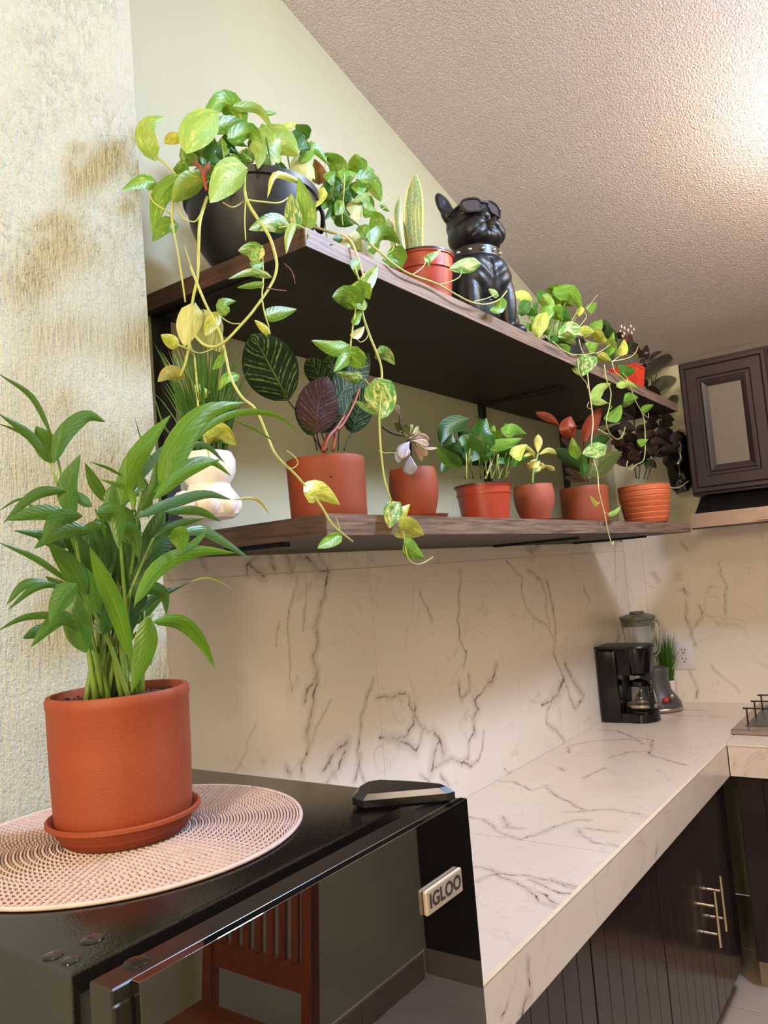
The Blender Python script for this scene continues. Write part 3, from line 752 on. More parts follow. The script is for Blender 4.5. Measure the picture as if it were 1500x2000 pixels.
# ------------------------------------------------------------------ upper cabinet and hood
t = thing('upper_cabinet', 'plum-brown wall cabinet with a moulded door and frosted glass pane', 'cabinet', (3.86, 0.45, 1.87))
cz0, cz1 = 1.883, 2.497
mesh('body', box(3.70, XF - 0.001, 0.0, 0.902, cz0, cz1, 0.003), M['cab_upper'], t)
def frame_door(y0, y1, parent):
    z0, z1 = cz0 + 0.012, cz1 - 0.012; f = 3.70
    gy0, gy1, gz0, gz1 = y0 + 0.112, y1 - 0.112, z0 + 0.118, z1 - 0.118
    g = Geo()
    ring = []
    # rings of the moulded frame from the outer edge to the pane: (inset fraction outwards, depth towards the room)
    for ins, dep in ((0.0, 0.0), (0.0, 0.016), (0.004, 0.020), (0.018, 0.020), (0.022, 0.015), (0.026, 0.020), (0.066, 0.020), (0.072, 0.013), (0.080, 0.013), (0.088, 0.018), (0.098, 0.014), (0.112, 0.006)):
        iz = ins * 0.118 / 0.112
        ring.append([(f - dep, y0 + ins, z0 + iz), (f - dep, y1 - ins, z0 + iz), (f - dep, y1 - ins, z1 - iz), (f - dep, y0 + ins, z1 - iz)])
    V = [p for r in ring for p in r]; F = []
    for i in range(len(ring) - 1):
        for k in range(4):
            l = (k + 1) % 4; F.append((i * 4 + k, (i + 1) * 4 + k, (i + 1) * 4 + l, i * 4 + l))
    g.add(V, F); d = mesh('door', g, M['cab_upper'], parent)
    mesh('glass_pane', box(f - 0.0065, f - 0.002, gy0 - 0.002, gy1 + 0.002, gz0 - 0.002, gz1 + 0.002), M['frost'], d)
frame_door(0.535, 0.895, t); frame_door(0.165, 0.525, t)
t = thing('range_hood', 'slim steel range hood with a dark upper body under the wall cabinet', 'hood', (3.8, 0.4, 1.73))
g = Geo(); g += prism([(3.55, 1.737), (XF - 0.002, 1.737), (XF - 0.002, 1.80), (3.55, 1.798)], 'y', -0.02, 0.886)
mesh('visor', g, M['hood_steel'], t)
g = Geo(); g += prism([(3.575, 1.7985), (XF - 0.002, 1.8005), (XF - 0.002, 1.878), (3.72, 1.878)], 'y', 0.0, 0.872)
mesh('upper_body', g, M['black_soft'], t)
g = Geo(); g += box(3.552, 3.556, -0.02, 0.884, 1.730, 1.737)
mesh('lip', g, M['black_metal'], t)
mesh('slide_edge', box(3.535, 3.549, -0.02, 0.62, 1.742, 1.752, 0.002), M['hood_steel'], t)

# ------------------------------------------------------------------ shelves and their brackets
SX0, SX1, SY0 = 1.07, 3.535, 0.884
for zb, zt, lab in ((2.252, 2.288, 'upper dark wooden wall shelf carrying the big trailing plant and the dog statue'), (1.720, 1.759, 'lower dark wooden wall shelf with a row of terracotta pots, above the tiles')):
    x1 = SX1 if zb > 2 else 3.52
    t = thing('wall_shelf', lab, 'shelf', ((SX0 + x1) / 2, 1.12, zb))
    g = Geo(); g += box(SX0 + 0.003, x1, SY0 + 0.003, YB - 0.0005 if zb > 2 else YB - 0.011, zb, zt)
    mesh('board', g, M['shelf_board'], t)
    mesh('edge_band', box(SX0, x1, SY0, SY0 + 0.0028, zb, zt), M['shelf_edge'], t, label='streaky brown front edge band')
    mesh('end_band', box(SX0, SX0 + 0.0028, SY0 + 0.003, YB - 0.011, zb, zt), M['shelf_end'], t)
for x, lab in ((1.115, 'black metal shelf bracket in the corner beside the rough column'), (2.60, 'black metal shelf bracket behind the potted plants at mid shelf'), (3.36, 'black metal shelf bracket near the wall cabinet')):
    t = thing('shelf_bracket', lab, 'bracket', (x, 1.34, 1.71), 'black shelf brackets')
    w = 0.019 if x < 2 else 0.014
    mesh('post', box(x - w, x + w, 1.345, 1.3645, 1.7595, 2.251), M['black_metal'], t)
    mesh('arm', box(x - 0.014, x + 0.014, 1.03, 1.35, 2.243, 2.2515), M['slot'], t)
    mesh('arm', box(x - 0.014, x + 0.014, 1.03, 1.35, 1.7115, 1.7195), M['slot'], t)

# ------------------------------------------------------------------ fridge
FZ = 1.33
t = thing('refrigerator', 'black fridge with a leathered top and mirror-black door at the front', 'refrigerator', (0.655, 0.86, 0.0))
mesh('cabinet', box(0.386, 0.935, 0.634, 1.146, 0.03, FZ, 0.004, 2), M['fridge_top'], t, True, auto=30)
mesh('gasket', box(0.394, 0.925, 0.6075, 0.6345, 0.06, FZ - 0.02), M['dark_gap'], t)
for z0, z1 in ((0.93, FZ), (0.04, 0.922)):
    d = mesh('door', box(0.386, 0.936, 0.577, 0.608, z0, z1, 0.0015, 1), M['fridge_trim'], t, True, auto=30)
    mesh('glass_front', box(0.404, 0.9365, 0.5655, 0.5768, z0, z1 + 0.0005, 0.0003), M['fridge_glass'], d)
    g = Geo(); g += box(0.3855, 0.4035, 0.5755, 0.582, z0 + 0.01, z1 - 0.012, 0.002)
    mesh('grip_edge', g, M['fridge_trim'], d)
    if z0 > 0.5:
        b = mesh('badge', box(0.811, 0.897, 0.559, 0.5655, 1.224, 1.254, 0.0022, 2), M['badge'], d)
        tc = bpy.data.curves.new('lettering', 'FONT'); tc.body = 'IGLOO'; tc.size = 0.0235; tc.align_x = 'CENTER'; tc.align_y = 'CENTER'; tc.extrude = 0.0004; tc.offset = 0.0005
        tc.space_character = 1.05
        to = bpy.data.objects.new('lettering_tmp', tc); COL.objects.link(to)
        to.matrix_world = Matrix.Translation((0.854, 0.5587, 1.239)) @ Matrix.Rotation(math.pi / 2, 4, 'X')
        bpy.context.view_layer.update()
        dg = bpy.context.evaluated_depsgraph_get(); me = bpy.data.meshes.new_from_object(to.evaluated_get(dg))
        mw = to.matrix_world.copy(); vs = [tuple(mw @ q.co) for q in me.vertices]; fs = [tuple(p.vertices) for p in me.polygons]
        bpy.data.objects.remove(to); bpy.data.curves.remove(tc); bpy.data.meshes.remove(me)
        gl = Geo(); gl.add(vs, fs); gl.uv = []
        mesh('lettering', gl, M['badge_text'], d)
a = pz_(712, 1574, FZ); 
hc = [(0.838, 0.668), (0.868, 0.628), (0.905, 0.578), (0.917, 0.572), (0.927, 0.590), (0.925, 0.640), (0.916, 0.700), (0.900, 0.712), (0.872, 0.708), (0.846, 0.692)]
def shrink(pl, k):
    cx = sum(p[0] for p in pl) / len(pl); cy = sum(p[1] for p in pl) / len(pl)
    return [(cx + (p[0] - cx) * k, cy + (p[1] - cy) * k) for p in pl]
V = []; F = []; n = len(hc)
for k, z in ((0.9, FZ + 0.0008), (1.0, FZ + 0.005), (1.0, FZ + 0.014), (0.86, FZ + 0.021)): V += [(p[0], p[1], z) for p in shrink(hc, k)]
for i in range(3):
    for j in range(n): F.append((i * n + j, i * n + (j + 1) % n, (i + 1) * n + (j + 1) % n, (i + 1) * n + j))
F += [tuple(range(n))[::-1], tuple(range(3 * n, 4 * n))]
mesh('hinge_cover', (V, F), M['hinge'], t)
for i, (px, py, r, z) in enumerate(((180, 1836, 0.011, FZ), (103, 1868, 0.009, FZ), (138, 1877, 0.008, FZ), (228, 1911, 0.011, FZ))):
    p = pz_(px, py, z)
    if i == 3: p = Vector((0.425, 0.598, FZ))
    labs = ('clear water drop on the fridge top, farthest from its front left corner', 'small clear water drop near the left rim of the fridge top', 'small clear water drop close to the door gap on the fridge top', 'clear water drop lying on top of the fridge door')
    mesh('water_drop', lathe([(r, 0.0), (r * 0.94, 0.0012), (r * 0.7, 0.0022), (r * 0.3, 0.0028), (0.0, 0.003)], (p.x, p.y, p.z + 0.0002), 20, close=False), M['water'], None, True, label=labs[i], cat='drop', group='water drops on the fridge')

# ------------------------------------------------------------------ placemat
MC = (0.640, 0.905); MR = 0.226
t = thing('placemat', 'round braided pink and plum placemat under the potted palm', 'placemat', (MC[0], MC[1], FZ))
mesh('backing', lathe([(0.0, 0.0), (MR, 0.0), (MR, 0.0016), (0.0, 0.0016)], (MC[0], MC[1], FZ + 0.0008), 96), M['mat_base'], t)
g = Geo(); step = 0.0083; r = 0.02; ring = 0
while r < MR:
    n = int(2 * math.pi * r / 0.0088)
    for i in range(n):
        a = 2 * math.pi * (i + 0.5 * (ring % 2)) / n + random.uniform(-0.05, 0.05) / n
        for sgn in (-1, 1):
            # one plaited strand: a low lozenge leaning across the ring
            ra = r + sgn * 0.0021; da = 0.0040 / r; lean = 0.0012
            pts = []
            z0 = FZ + 0.0024; z1 = FZ + 0.0050
            for (ta, tr) in ((-1, 0), (-0.25, 0.0015), (1, 0), (0.25, -0.0015)):
                rr = ra + tr + sgn * lean * ta; aa = a + da * ta
                pts.append((MC[0] + rr * math.cos(aa), MC[1] + rr * math.sin(aa)))
            V = [(p[0], p[1], z0) for p in pts]
            cx = sum(p[0] for p in pts) / 4; cy = sum(p[1] for p in pts) / 4
            V += [(cx + (p[0] - cx) * 0.62, cy + (p[1] - cy) * 0.62, z1) for p in pts]
            g.add(V, [(4, 5, 6, 7), (0, 1, 5, 4), (1, 2, 6, 5), (2, 3, 7, 6), (3, 0, 4, 7)])
    r += step; ring += 1
g.uv = []
mesh('braid', g, M['mat_strand'], t, kind='stuff')
P = [(MC[0] + MR * math.cos(k / 90 * 2 * math.pi), MC[1] + MR * math.sin(k / 90 * 2 * math.pi), FZ + 0.0034) for k in range(91)]
mesh('rim', tube(P, 0.0026, 6, 90), M['mat_strand'], t, True)
# ------------------------------------------------------------------ things on the worktop
# coffee maker: stands with its side to the camera, carafe towards the room
t = thing('coffee_maker', 'black drip coffee maker with a glass jug, in front of the blender', 'coffee maker', (3.54, 1.23, ZK))
x0, x1 = 3.465, 3.635
z0 = ZK + 0.001
g = Geo(); g += lathe([(0.0, 0.0), (0.076, 0.0), (0.080, 0.004), (0.080, 0.036), (0.075, 0.042), (0.0, 0.042)], ((x0 + x1) / 2, 1.192, z0), 48); g += box(x0 + 0.01, x1 - 0.01, 1.19, 1.325, z0 + 0.0005, z0 + 0.0415, 0.003)
mesh('base', g, M['black_gloss'], t, True, auto=35)
mesh('tank', box(x0, x1, 1.255, 1.35, z0 + 0.0, z0 + 0.325, 0.012, 3), M['black_gloss'], t, True, auto=35)
g = Geo(); g += lathe([(0.0, 0.205), (0.050, 0.205), (0.060, 0.214), (0.078, 0.300), (0.080, 0.3255), (0.0, 0.3255)], ((x0 + x1) / 2, 1.190, z0), 48); g += box(x0 + 0.012, x1 - 0.012, 1.20, 1.26, z0 + 0.21, z0 + 0.325)
mesh('filter_head', g, M['black_gloss'], t, True, auto=35)
g = Geo(); g += lathe([(0.0, 0.0), (0.083, 0.0), (0.085, 0.004), (0.082, 0.011), (0.0, 0.013)], ((x0 + x1) / 2, 1.190, z0 + 0.3258), 48); g += box(x0 + 0.002, x1 - 0.002, 1.19, 1.352, z0 + 0.3258, z0 + 0.3375, 0.004, 2)
mesh('lid', g, M['black_soft'], t, True, auto=35)
cy = 1.185; cx = (x0 + x1) / 2
mesh('hot_plate', lathe([(0.0, 0.0), (0.062, 0.0), (0.062, 0.004), (0.0, 0.004)], (cx, cy, z0 + 0.0425), 32), M['black_metal'], t, True, auto=30)
jug = mesh('jug', lathe([(0.0, 0.001), (0.052, 0.001), (0.064, 0.012), (0.068, 0.035), (0.062, 0.07), (0.048, 0.105), (0.044, 0.118), (0.042, 0.118), (0.046, 0.104), (0.0600, 0.07), (0.066, 0.035), (0.062, 0.013), (0.050, 0.003), (0.0, 0.003)], (cx, cy, z0 + 0.047), 40), M['clear'], t, True, label='clear glass jug with a steel band')
mesh('band', lathe([(0.0688, 0.018), (0.0695, 0.022), (0.0688, 0.03)], (cx, cy, z0 + 0.047), 40), M['steel'], jug, True)
mesh('jug_collar', lathe([(0.0465, 0.108), (0.05, 0.112), (0.05, 0.13), (0.0, 0.14)], (cx, cy, z0 + 0.047), 32), M['black_gloss'], jug, True, auto=40)
mesh('jug_handle', tube([(cx - 0.03, cy - 0.043, z0 + 0.165), (cx - 0.055, cy - 0.062, z0 + 0.16), (cx - 0.062, cy - 0.068, z0 + 0.11), (cx - 0.055, cy - 0.062, z0 + 0.068)], 0.009, 10, 12), M['black_gloss'], jug, True)
g = Geo()
for k in range(5):
    z = z0 + 0.075 + k * 0.014; a = math.radians(232)
    rr = 0.0685 - max(0, (z - z0 - 0.085)) * 0.27
    P = [(cx + rr * math.cos(a + s), cy + rr * math.sin(a + s), z) for s in (0, 0.12, 0.24 if k % 2 else 0.36)]
    g += tube(P, 0.0009, 4, 3)
mesh('level_mark', g, M['white_plastic'], jug)

# blender
t = thing('blender', 'blender with a clear glass jar and charcoal base, behind the coffee maker', 'blender', (3.78, 1.20, ZK))
bx_, by = 3.80, 1.248
prof = [(0.092, 0.0), (0.098, 0.012), (0.096, 0.035), (0.082, 0.062), (0.062, 0.095), (0.056, 0.15), (0.060, 0.19), (0.056, 0.20), (0.0, 0.20)]
mesh('motor_base', lathe(prof, (bx_, by - 0.05, z0), 40, 1.0, 1.18), M['grey_plastic'], t, True, auto=50)
mesh('foot_ring', lathe([(0.09, 0.0), (0.1, 0.004), (0.101, 0.014), (0.098, 0.018)], (bx_, by - 0.05, z0), 40, 1.0, 1.18), M['steel'], t, True)
p = px_(1304, 1361, 3.71)
mesh('button', ellipsoid((3.716, 1.130, 0.962), (0.012, 0.016, 0.012), 2), M['red_knob'], t, True)
mesh('dial', ellipsoid((3.724, 1.105, 0.980), (0.010, 0.016, 0.012), 2), M['steel'], t, True)
jz = z0 + 0.202
o_ = [(0.045, 0.0), (0.05, 0.01), (0.055, 0.05), (0.068, 0.15), (0.079, 0.235), (0.081, 0.24)]
i_ = [(0.077, 0.238), (0.065, 0.15), (0.051, 0.05), (0.045, 0.014), (0.0, 0.012)]
V, F = lathe(o_ + i_, (bx_, by, jz), 32)
V = [(bx_ + (a - bx_) * (1 - 0.035 * math.cos(8 * math.atan2(b - by, a - bx_))), by + (b - by) * (1 - 0.035 * math.cos(8 * math.atan2(b - by, a - bx_))), c) for a, b, c in V]
jar = mesh('jar', (V, F), M['clear'], t, True, label='clear ribbed glass jar')
mesh('jar_handle', tube([(bx_ - 0.01, by - 0.075, jz + 0.22), (bx_ - 0.02, by - 0.100, jz + 0.20), (bx_ - 0.02, by - 0.095, jz + 0.09), (bx_ - 0.01, by - 0.062, jz + 0.05)], 0.008, 10, 14), M['clear'], jar, True)
mesh('lid', lathe([(0.0, 0.0), (0.078, 0.0), (0.079, 0.03), (0.084, 0.032), (0.084, 0.045), (0.05, 0.056), (0.035, 0.058), (0.033, 0.068), (0.0, 0.07)], (bx_, by, jz + 0.198), 32), M['lid_grey'], t, True, auto=40)

# little grass plant by the outlet
def blades(n, c, h, spread, w, seed, up=0.75, mat=None):
    rnd = random.Random(seed); g = Geo()
    for i in range(n):
        a = rnd.uniform(0, 2 * math.pi); r = rnd.uniform(0, 1) ** 0.6
        b = Vector(c) + Vector((math.cos(a) * r * w, math.sin(a) * r * w, 0))
        hh = h * rnd.uniform(0.6, 1.0)
        tip = b + Vector((math.cos(a) * r * spread, math.sin(a) * r * spread, hh))
        mid = b.lerp(tip, 0.55) + Vector((0, 0, hh * 0.08)) - Vector((math.cos(a), math.sin(a), 0)) * spread * r * 0.12
        g += ribbon([b, mid, tip], rnd.uniform(0.7, 1.2) * 0.0042, prof_blade, 0.3, rnd.uniform(-0.8, 0.8), 2, 4)
    return g
t = thing('grass_plant', 'small green grass plant in a white cup, behind the blender', 'plant', (3.93, 1.205, ZK))
mesh('pot', lathe([(0.0, 0.0), (0.026, 0.0), (0.034, 0.10), (0.036, 0.12), (0.032, 0.12), (0.03, 0.10), (0.0, 0.10)], (3.93, 1.175, z0), 28), M['ceramic'], t, True, auto=40)
mesh('grass_blades', blades(110, (3.93, 1.172, z0 + 0.1), 0.27, 0.05, 0.022, 5), M['d'], t, True, kind='stuff')
g = Geo(); g += ribbon([(3.93, 1.165, z0 + 0.11), (3.93, 1.14, z0 + 0.18), (3.93, 1.085, z0 + 0.255)], 0.008, prof_blade, 0.2, 0.2, 2, 8)
g += ribbon([(3.92, 1.165, z0 + 0.11), (3.92, 1.145, z0 + 0.17), (3.92, 1.10, z0 + 0.245)], 0.007, prof_blade, 0.2, 0.2, 2, 8)
mesh('long_blade', g, M['p'], t, True)
# outlet
t = thing('power_outlet', 'white double power outlet on the far marble wall', 'outlet', (XF - 0.012, 1.108, 1.07))
ox = XF - 0.0105
mesh('cover_plate', box(ox - 0.005, ox, 1.062, 1.154, 1.060, 1.196, 0.003, 2), M['white_plastic'], t, True, auto=35)
for zc_ in (1.150, 1.106):
    f_ = mesh('socket', lathe([(0.0, 0.0), (0.021, 0.0), (0.021, 0.002), (0.0, 0.002)], (0, 0, 0), 24), M['white_plastic'], t)
    me = f_.data; Rm = Matrix.Translation(Vector((ox - 0.005, 1.108, zc_)) - ORG[t]) @ Matrix.Rotation(-math.pi / 2, 4, 'Y')
    for q in me.vertices: q.co = Rm @ (q.co + ORG[t])
    g = Geo()
    for dy in (-0.008, 0.008): g += box(ox - 0.0078, ox - 0.007, 1.108 + dy - 0.0018, 1.108 + dy + 0.0018, zc_ + 0.001, zc_ + 0.011)
    g += box(ox - 0.0078, ox - 0.007, 1.1045, 1.1115, zc_ - 0.012, zc_ - 0.005)
    ORG[f_] = ORG[t]
    mesh('slots', g, M['slot_dark'], f_)

# ------------------------------------------------------------------ bundle by the wall cabinet
t = thing('plastic_bundle', 'black plastic bundle tied with pale cord, left of the wall cabinet', 'bundle', (3.86, 0.985, 1.93))
rnd = random.Random(3)
V, F = ellipsoid((3.86, 0.985, 2.075), (0.075, 0.072, 0.16), 4)
V = [tuple(Vector((3.86, 0.985, 2.075)) + (Vector(p) - Vector((3.86, 0.985, 2.075))) * (1 + 0.16 * noise.noise(Vector(p) * 22) + 0.09 * noise.noise(Vector(p) * 60) - 0.12 * max(0, math.cos((p[2] - 2.02) * 30)))) for p in V]
mesh('wrapped_body', (V, F), M['bag'], t, True)
mesh('cord', tube([(3.80, 1.045, 1.965), (3.785, 1.02, 1.945), (3.782, 0.98, 1.94), (3.79, 0.935, 1.965)], 0.003, 6, 12), M['cord'], t, True)
mesh('cord', tube([(3.80, 0.97, 2.20), (3.79, 0.95, 2.21), (3.79, 0.93, 2.20), (3.80, 0.93, 2.18)], 0.003, 6, 12), M['stem_r'], t, True)

# ------------------------------------------------------------------ lamps, added fill globe and chair outside the frame
for nm, x, y, zl, dz in (('a', 2.68, 0.04, 2.84, 0.02), ('b', -0.25, -0.35, 3.1, 0.02)):
    z = zc(x)
    t = thing('ceiling_lamp', 'ceiling lamp with a bare warm bulb over the worktop side' if nm == 'a' else 'ceiling lamp with a bare warm bulb over the dining end', 'lamp', (x, y, z), 'warm ceiling lamps outside the frame')
    mesh('canopy', lathe([(0.0, -0.02), (0.05, -0.02), (0.055, 0.012 + 0.02), (0.0, 0.032)], (x, y, z - 0.012), 24), M['fixture'], t, True, auto=40)
    L = z - zl - 0.11
    if L > 0.02: mesh('cord', tube([(x, y, z - 0.02), (x, y, zl + 0.11)], 0.004, 6, 1), M['fixture'], t)
    mesh('socket', lathe([(0.0, 0.0), (0.02, 0.0), (0.02, 0.03), (0.0, 0.03)], (x, y, zl + 0.09), 16), M['fixture'], t)
t = thing('fill_globe', 'open wire globe added around the unseen warm fill light behind the camera', 'lamp', (-1.25, 0.1, 2.15), 'warm ceiling lamps outside the frame')  # made-up unseen fixture that only houses the warm fill light
mesh('cord', tube([(-1.25, 0.1, zc(-1.25)), (-1.25, 0.1, 2.40)], 0.004, 6, 1), M['fixture'], t)
for k in range(6):
    a = math.pi * k / 6
    mesh('wire', tube([(-1.25 + 0.24 * math.cos(a) * math.cos(b), 0.1 + 0.24 * math.sin(a) * math.cos(b), 2.15 + 0.24 * math.sin(b)) for b in [i * math.pi / 12 for i in range(25)]], 0.002, 5, 24), M['fixture'], t)
t = thing('dining_chair', 'reddish wooden chair with a slatted back, mirrored in the fridge door', 'chair', (1.35, -0.55, 0.0))
cx0, ya, yb = 1.56, -0.76, -0.34
for y in (ya, yb - 0.035):
    mesh('leg', prism([(cx0, 0), (cx0 + 0.035, 0), (cx0 + 0.03, 0.45), (cx0 + 0.085, 1.0), (cx0 + 0.055, 1.0), (cx0 - 0.005, 0.45)], 'y', y, y + 0.035), M['chair'], t)
    mesh('leg', box(cx0 - 0.40, cx0 - 0.365, y, y + 0.035, 0, 0.44), M['chair'], t)
mesh('seat', box(cx0 - 0.42, cx0 + 0.0, ya - 0.005, yb + 0.005, 0.442, 0.465, 0.004), M['chair'], t)
mesh('lower_rail', prism([(cx0 + 0.014, 0.56), (cx0 + 0.034, 0.56), (cx0 + 0.042, 0.625), (cx0 + 0.022, 0.625)], 'y', ya + 0.036, yb - 0.036), M['chair'], t)
mesh('top_rail', prism([(cx0 + 0.052, 0.92), (cx0 + 0.075, 0.92), (cx0 + 0.085, 1.0), (cx0 + 0.062, 1.0)], 'y', ya + 0.036, yb - 0.036), M['chair'], t)
nS = 7
for i in range(nS):
    y = ya + 0.06 + (yb - ya - 0.12 - 0.022) * i / (nS - 1)
    mesh('slat', prism([(cx0 + 0.026, 0.626), (cx0 + 0.037, 0.626), (cx0 + 0.068, 0.919), (cx0 + 0.057, 0.919)], 'y', y, y + 0.024), M['chair'], t)

# ------------------------------------------------------------------ dog statue
DX, DY, DZ = 2.03, 1.035, 2.2885
dog = thing('dog_statue', 'matte black french bulldog statue wearing sunglasses and a studded collar', 'statue', (DX, DY, DZ))
bm = bmesh.new()
def addel(c, r, Mx=None, sub=3):
    V, F = ellipsoid(c, r, sub, Mx)
    vv = [bm.verts.new(p) for p in V]
    for f in F: bm.faces.new([vv[i] for i in f])
HR = Matrix.Rotation(math.radians(-13), 3, 'X')      # nose up (faces -y)
HC = Vector((0, -0.008, 0.262))
def hp(x, y, z): return HC + HR @ Vector((x, y, z))
def hel(c, r, Mx=None, sub=3): addel(hp(*c), r, (HR @ Mx) if Mx is not None else HR, sub)
addel((0, 0.012, 0.11), (0.072, 0.062, 0.115)); addel((0, -0.022, 0.16), (0.070, 0.050, 0.075)); addel((0, 0.03, 0.06), (0.086, 0.06, 0.062))
for s in (-1, 1):
    addel((s * 0.060, -0.008, 0.165), (0.030, 0.040, 0.055)); addel((s * 0.052, -0.040, 0.10), (0.025, 0.026, 0.085))
    addel((s * 0.052, -0.062, 0.018), (0.027, 0.036, 0.019)); addel((s * 0.078, 0.02, 0.055), (0.034, 0.06, 0.056))
    addel((s * 0.076, -0.03, 0.014), (0.024, 0.036, 0.015))
    addel((s * 0.028, -0.052, 0.165), (0.030, 0.022, 0.045))
addel((0, -0.004, 0.225), (0.052, 0.05, 0.05)); addel((0, -0.006, 0.205), (0.058, 0.052, 0.03))
hel((0, 0.002, 0.045), (0.064, 0.058, 0.048)); hel((0, 0.0, 0.018), (0.064, 0.056, 0.046))
for s in (-1, 1):
    hel((s * 0.030, -0.034, 0.000), (0.034, 0.032, 0.030)); hel((s * 0.022, -0.048, 0.008), (0.024, 0.024, 0.020))
    hel((s * 0.040, 0.0, 0.005), (0.030, 0.040, 0.036)); hel((s * 0.034, -0.030, 0.062), (0.026, 0.02, 0.016))
hel((0, -0.044, -0.018), (0.026, 0.022, 0.016)); hel((0, -0.060, 0.032), (0.015, 0.010, 0.010)); hel((0, -0.042, 0.04), (0.022, 0.022, 0.02))
for s in (-1, 1):
    E = Matrix.Rotation(math.radians(s * 16), 3, 'Y') @ Matrix.Rotation(math.radians(-s * 10), 3, 'Z')
    hel((s * 0.060, 0.008, 0.098), (0.025, 0.011, 0.042), E)
    hel((s * 0.053, 0.006, 0.072), (0.026, 0.016, 0.026), E)
bm.normal_update()
me = bpy.data.meshes.new('body'); 
for v_ in bm.verts: v_.co = v_.co * 1.0
bm.to_mesh(me); bm.free(); me.materials.append(M['resin'])
ob = bpy.data.objects.new('body_tmp', me); COL.objects.link(ob)
rm = ob.modifiers.new('r', 'REMESH'); rm.mode = 'VOXEL'; rm.voxel_size = 0.0032; rm.use_smooth_shade = True
sm = ob.modifiers.new('s', 'SMOOTH'); sm.factor = 0.5; sm.iterations = 7
bpy.context.view_layer.update()
dg = bpy.context.evaluated_depsgraph_get(); me2 = bpy.data.meshes.new_from_object(ob.evaluated_get(dg))
V = [tuple(Vector((DX, DY, DZ)) + q.co) for q in me2.vertices]
# sculpt: hollow ear cups, mouth fold, chest muscle folds
def sculpt(p):
    q = Vector(p) - Vector((DX, DY, DZ))
    h = HR.inverted() @ (q - HC)
    for s in (-1, 1):
        e = Vector(((h.x - s * 0.062) / 0.018, (h.z - 0.100) / 0.034))
        if h.y < 0.008 and e.length < 1: q = q + (HR @ Vector((0, 1, 0))) * 0.009 * (1 - e.length)
    if h.y < -0.04 and -0.04 < h.z < 0.03:
        k = math.exp(-((h.z - 0.012 + 0.75 * abs(h.x)) / 0.003) ** 2) * 0.005 + math.exp(-(h.x / 0.002) ** 2) * 0.004 * (h.z < 0.022)
        q = q + (HR @ Vector((0, 1, 0))) * k
    if q.y < -0.02 and 0.10 < q.z < 0.20:
        k = math.exp(-(q.x / 0.004) ** 2) * 0.005 + 0.0016 * math.sin(abs(q.x) * 150 - q.z * 190 + 1.0) * math.exp(-((q.z - 0.165) / 0.03) ** 2)
        q = q + Vector((0, 1, 0)) * k
    return tuple(Vector((DX, DY, DZ)) + q)
V = [sculpt(p) for p in V]
F = [tuple(p.vertices) for p in me2.polygons]
bpy.data.objects.remove(ob); bpy.data.meshes.remove(me2)
G = Geo(); G.v = V; G.f = F; G.uv = []
mesh('body', G, M['resin'], dog, True)
OD = Vector((DX, DY, DZ))
# collar and studs
P = lathe([(0.0575, -0.013), (0.0605, -0.011), (0.0605, 0.011), (0.0575, 0.013), (0.05, 0.013), (0.05, -0.013)], (DX, DY - 0.004, DZ + 0.222), 40, 1.0, 0.93)
col = mesh('collar', P, M['resin_satin'], dog, True, auto=40)
for k in range(12):
    a = 2 * math.pi * (k + 0.5) / 12
    mesh('stud', ellipsoid((DX + 0.0615 * math.cos(a), DY - 0.004 + 0.0572 * math.sin(a), DZ + 0.222), (0.005, 0.005, 0.005), 2), M['chrome'], col, True)
# sunglasses
def gp(x, y, z): return tuple(OD + hp(x, y, z))
fr = None
for s in (-1, 1):
    out = []; inn = []
    for k in range(28):
        a = 2 * math.pi * k / 28
        ca, sa = math.cos(a), math.sin(a)
        ex = math.copysign(abs(ca) ** 0.62, ca); ez = math.copysign(abs(sa) ** 0.7, sa)
        w_ = 0.0265 if sa > 0 else 0.0235
        out.append((ex * w_, ez * 0.021)); inn.append((ex * (w_ - 0.0045), ez * 0.0168))
    def pos(u, v_, d): 
        x = s * 0.033 + u; return gp(x, -0.0655 + 5.5 * x * x - d, 0.054 + v_ )
    n = 28
    V = [pos(u, v_, 0.0) for u, v_ in out] + [pos(u, v_, 0.004) for u, v_ in out] + [pos(u, v_, 0.004) for u, v_ in inn] + [pos(u, v_, 0.0) for u, v_ in inn]
    F = []
    for b in range(4):
        for k in range(n):
            l = (k + 1) % n; c = (b + 1) % 4
            F.append((b * n + k, b * n + l, c * n + l, c * n + k))
    f = mesh('glasses_frame', (V, F), M['resin_satin'], dog, True, auto=40)
    V = [pos(0, 0, 0.0032)] + [pos(u * 1.02, v_ * 1.02, 0.0018) for u, v_ in inn]
    F = [(0, k + 1, (k + 1) % n + 1) for k in range(n)]
    mesh('lens', (V, F), M['lens'], f, True)
    mesh('temple_arm', tube([gp(s * 0.058, -0.052, 0.060), gp(s * 0.067, -0.02, 0.058), gp(s * 0.066, 0.012, 0.056)], 0.0032, 6, 8), M['resin_satin'], dog, True)
mesh('bridge', tube([gp(-0.009, -0.070, 0.058), gp(0, -0.072, 0.060), gp(0.009, -0.070, 0.058)], 0.0035, 8, 6), M['resin_satin'], dog, True)
dog.scale = (1.2, 1.2, 1.2); dog.rotation_euler = (0, 0, math.radians(-27))
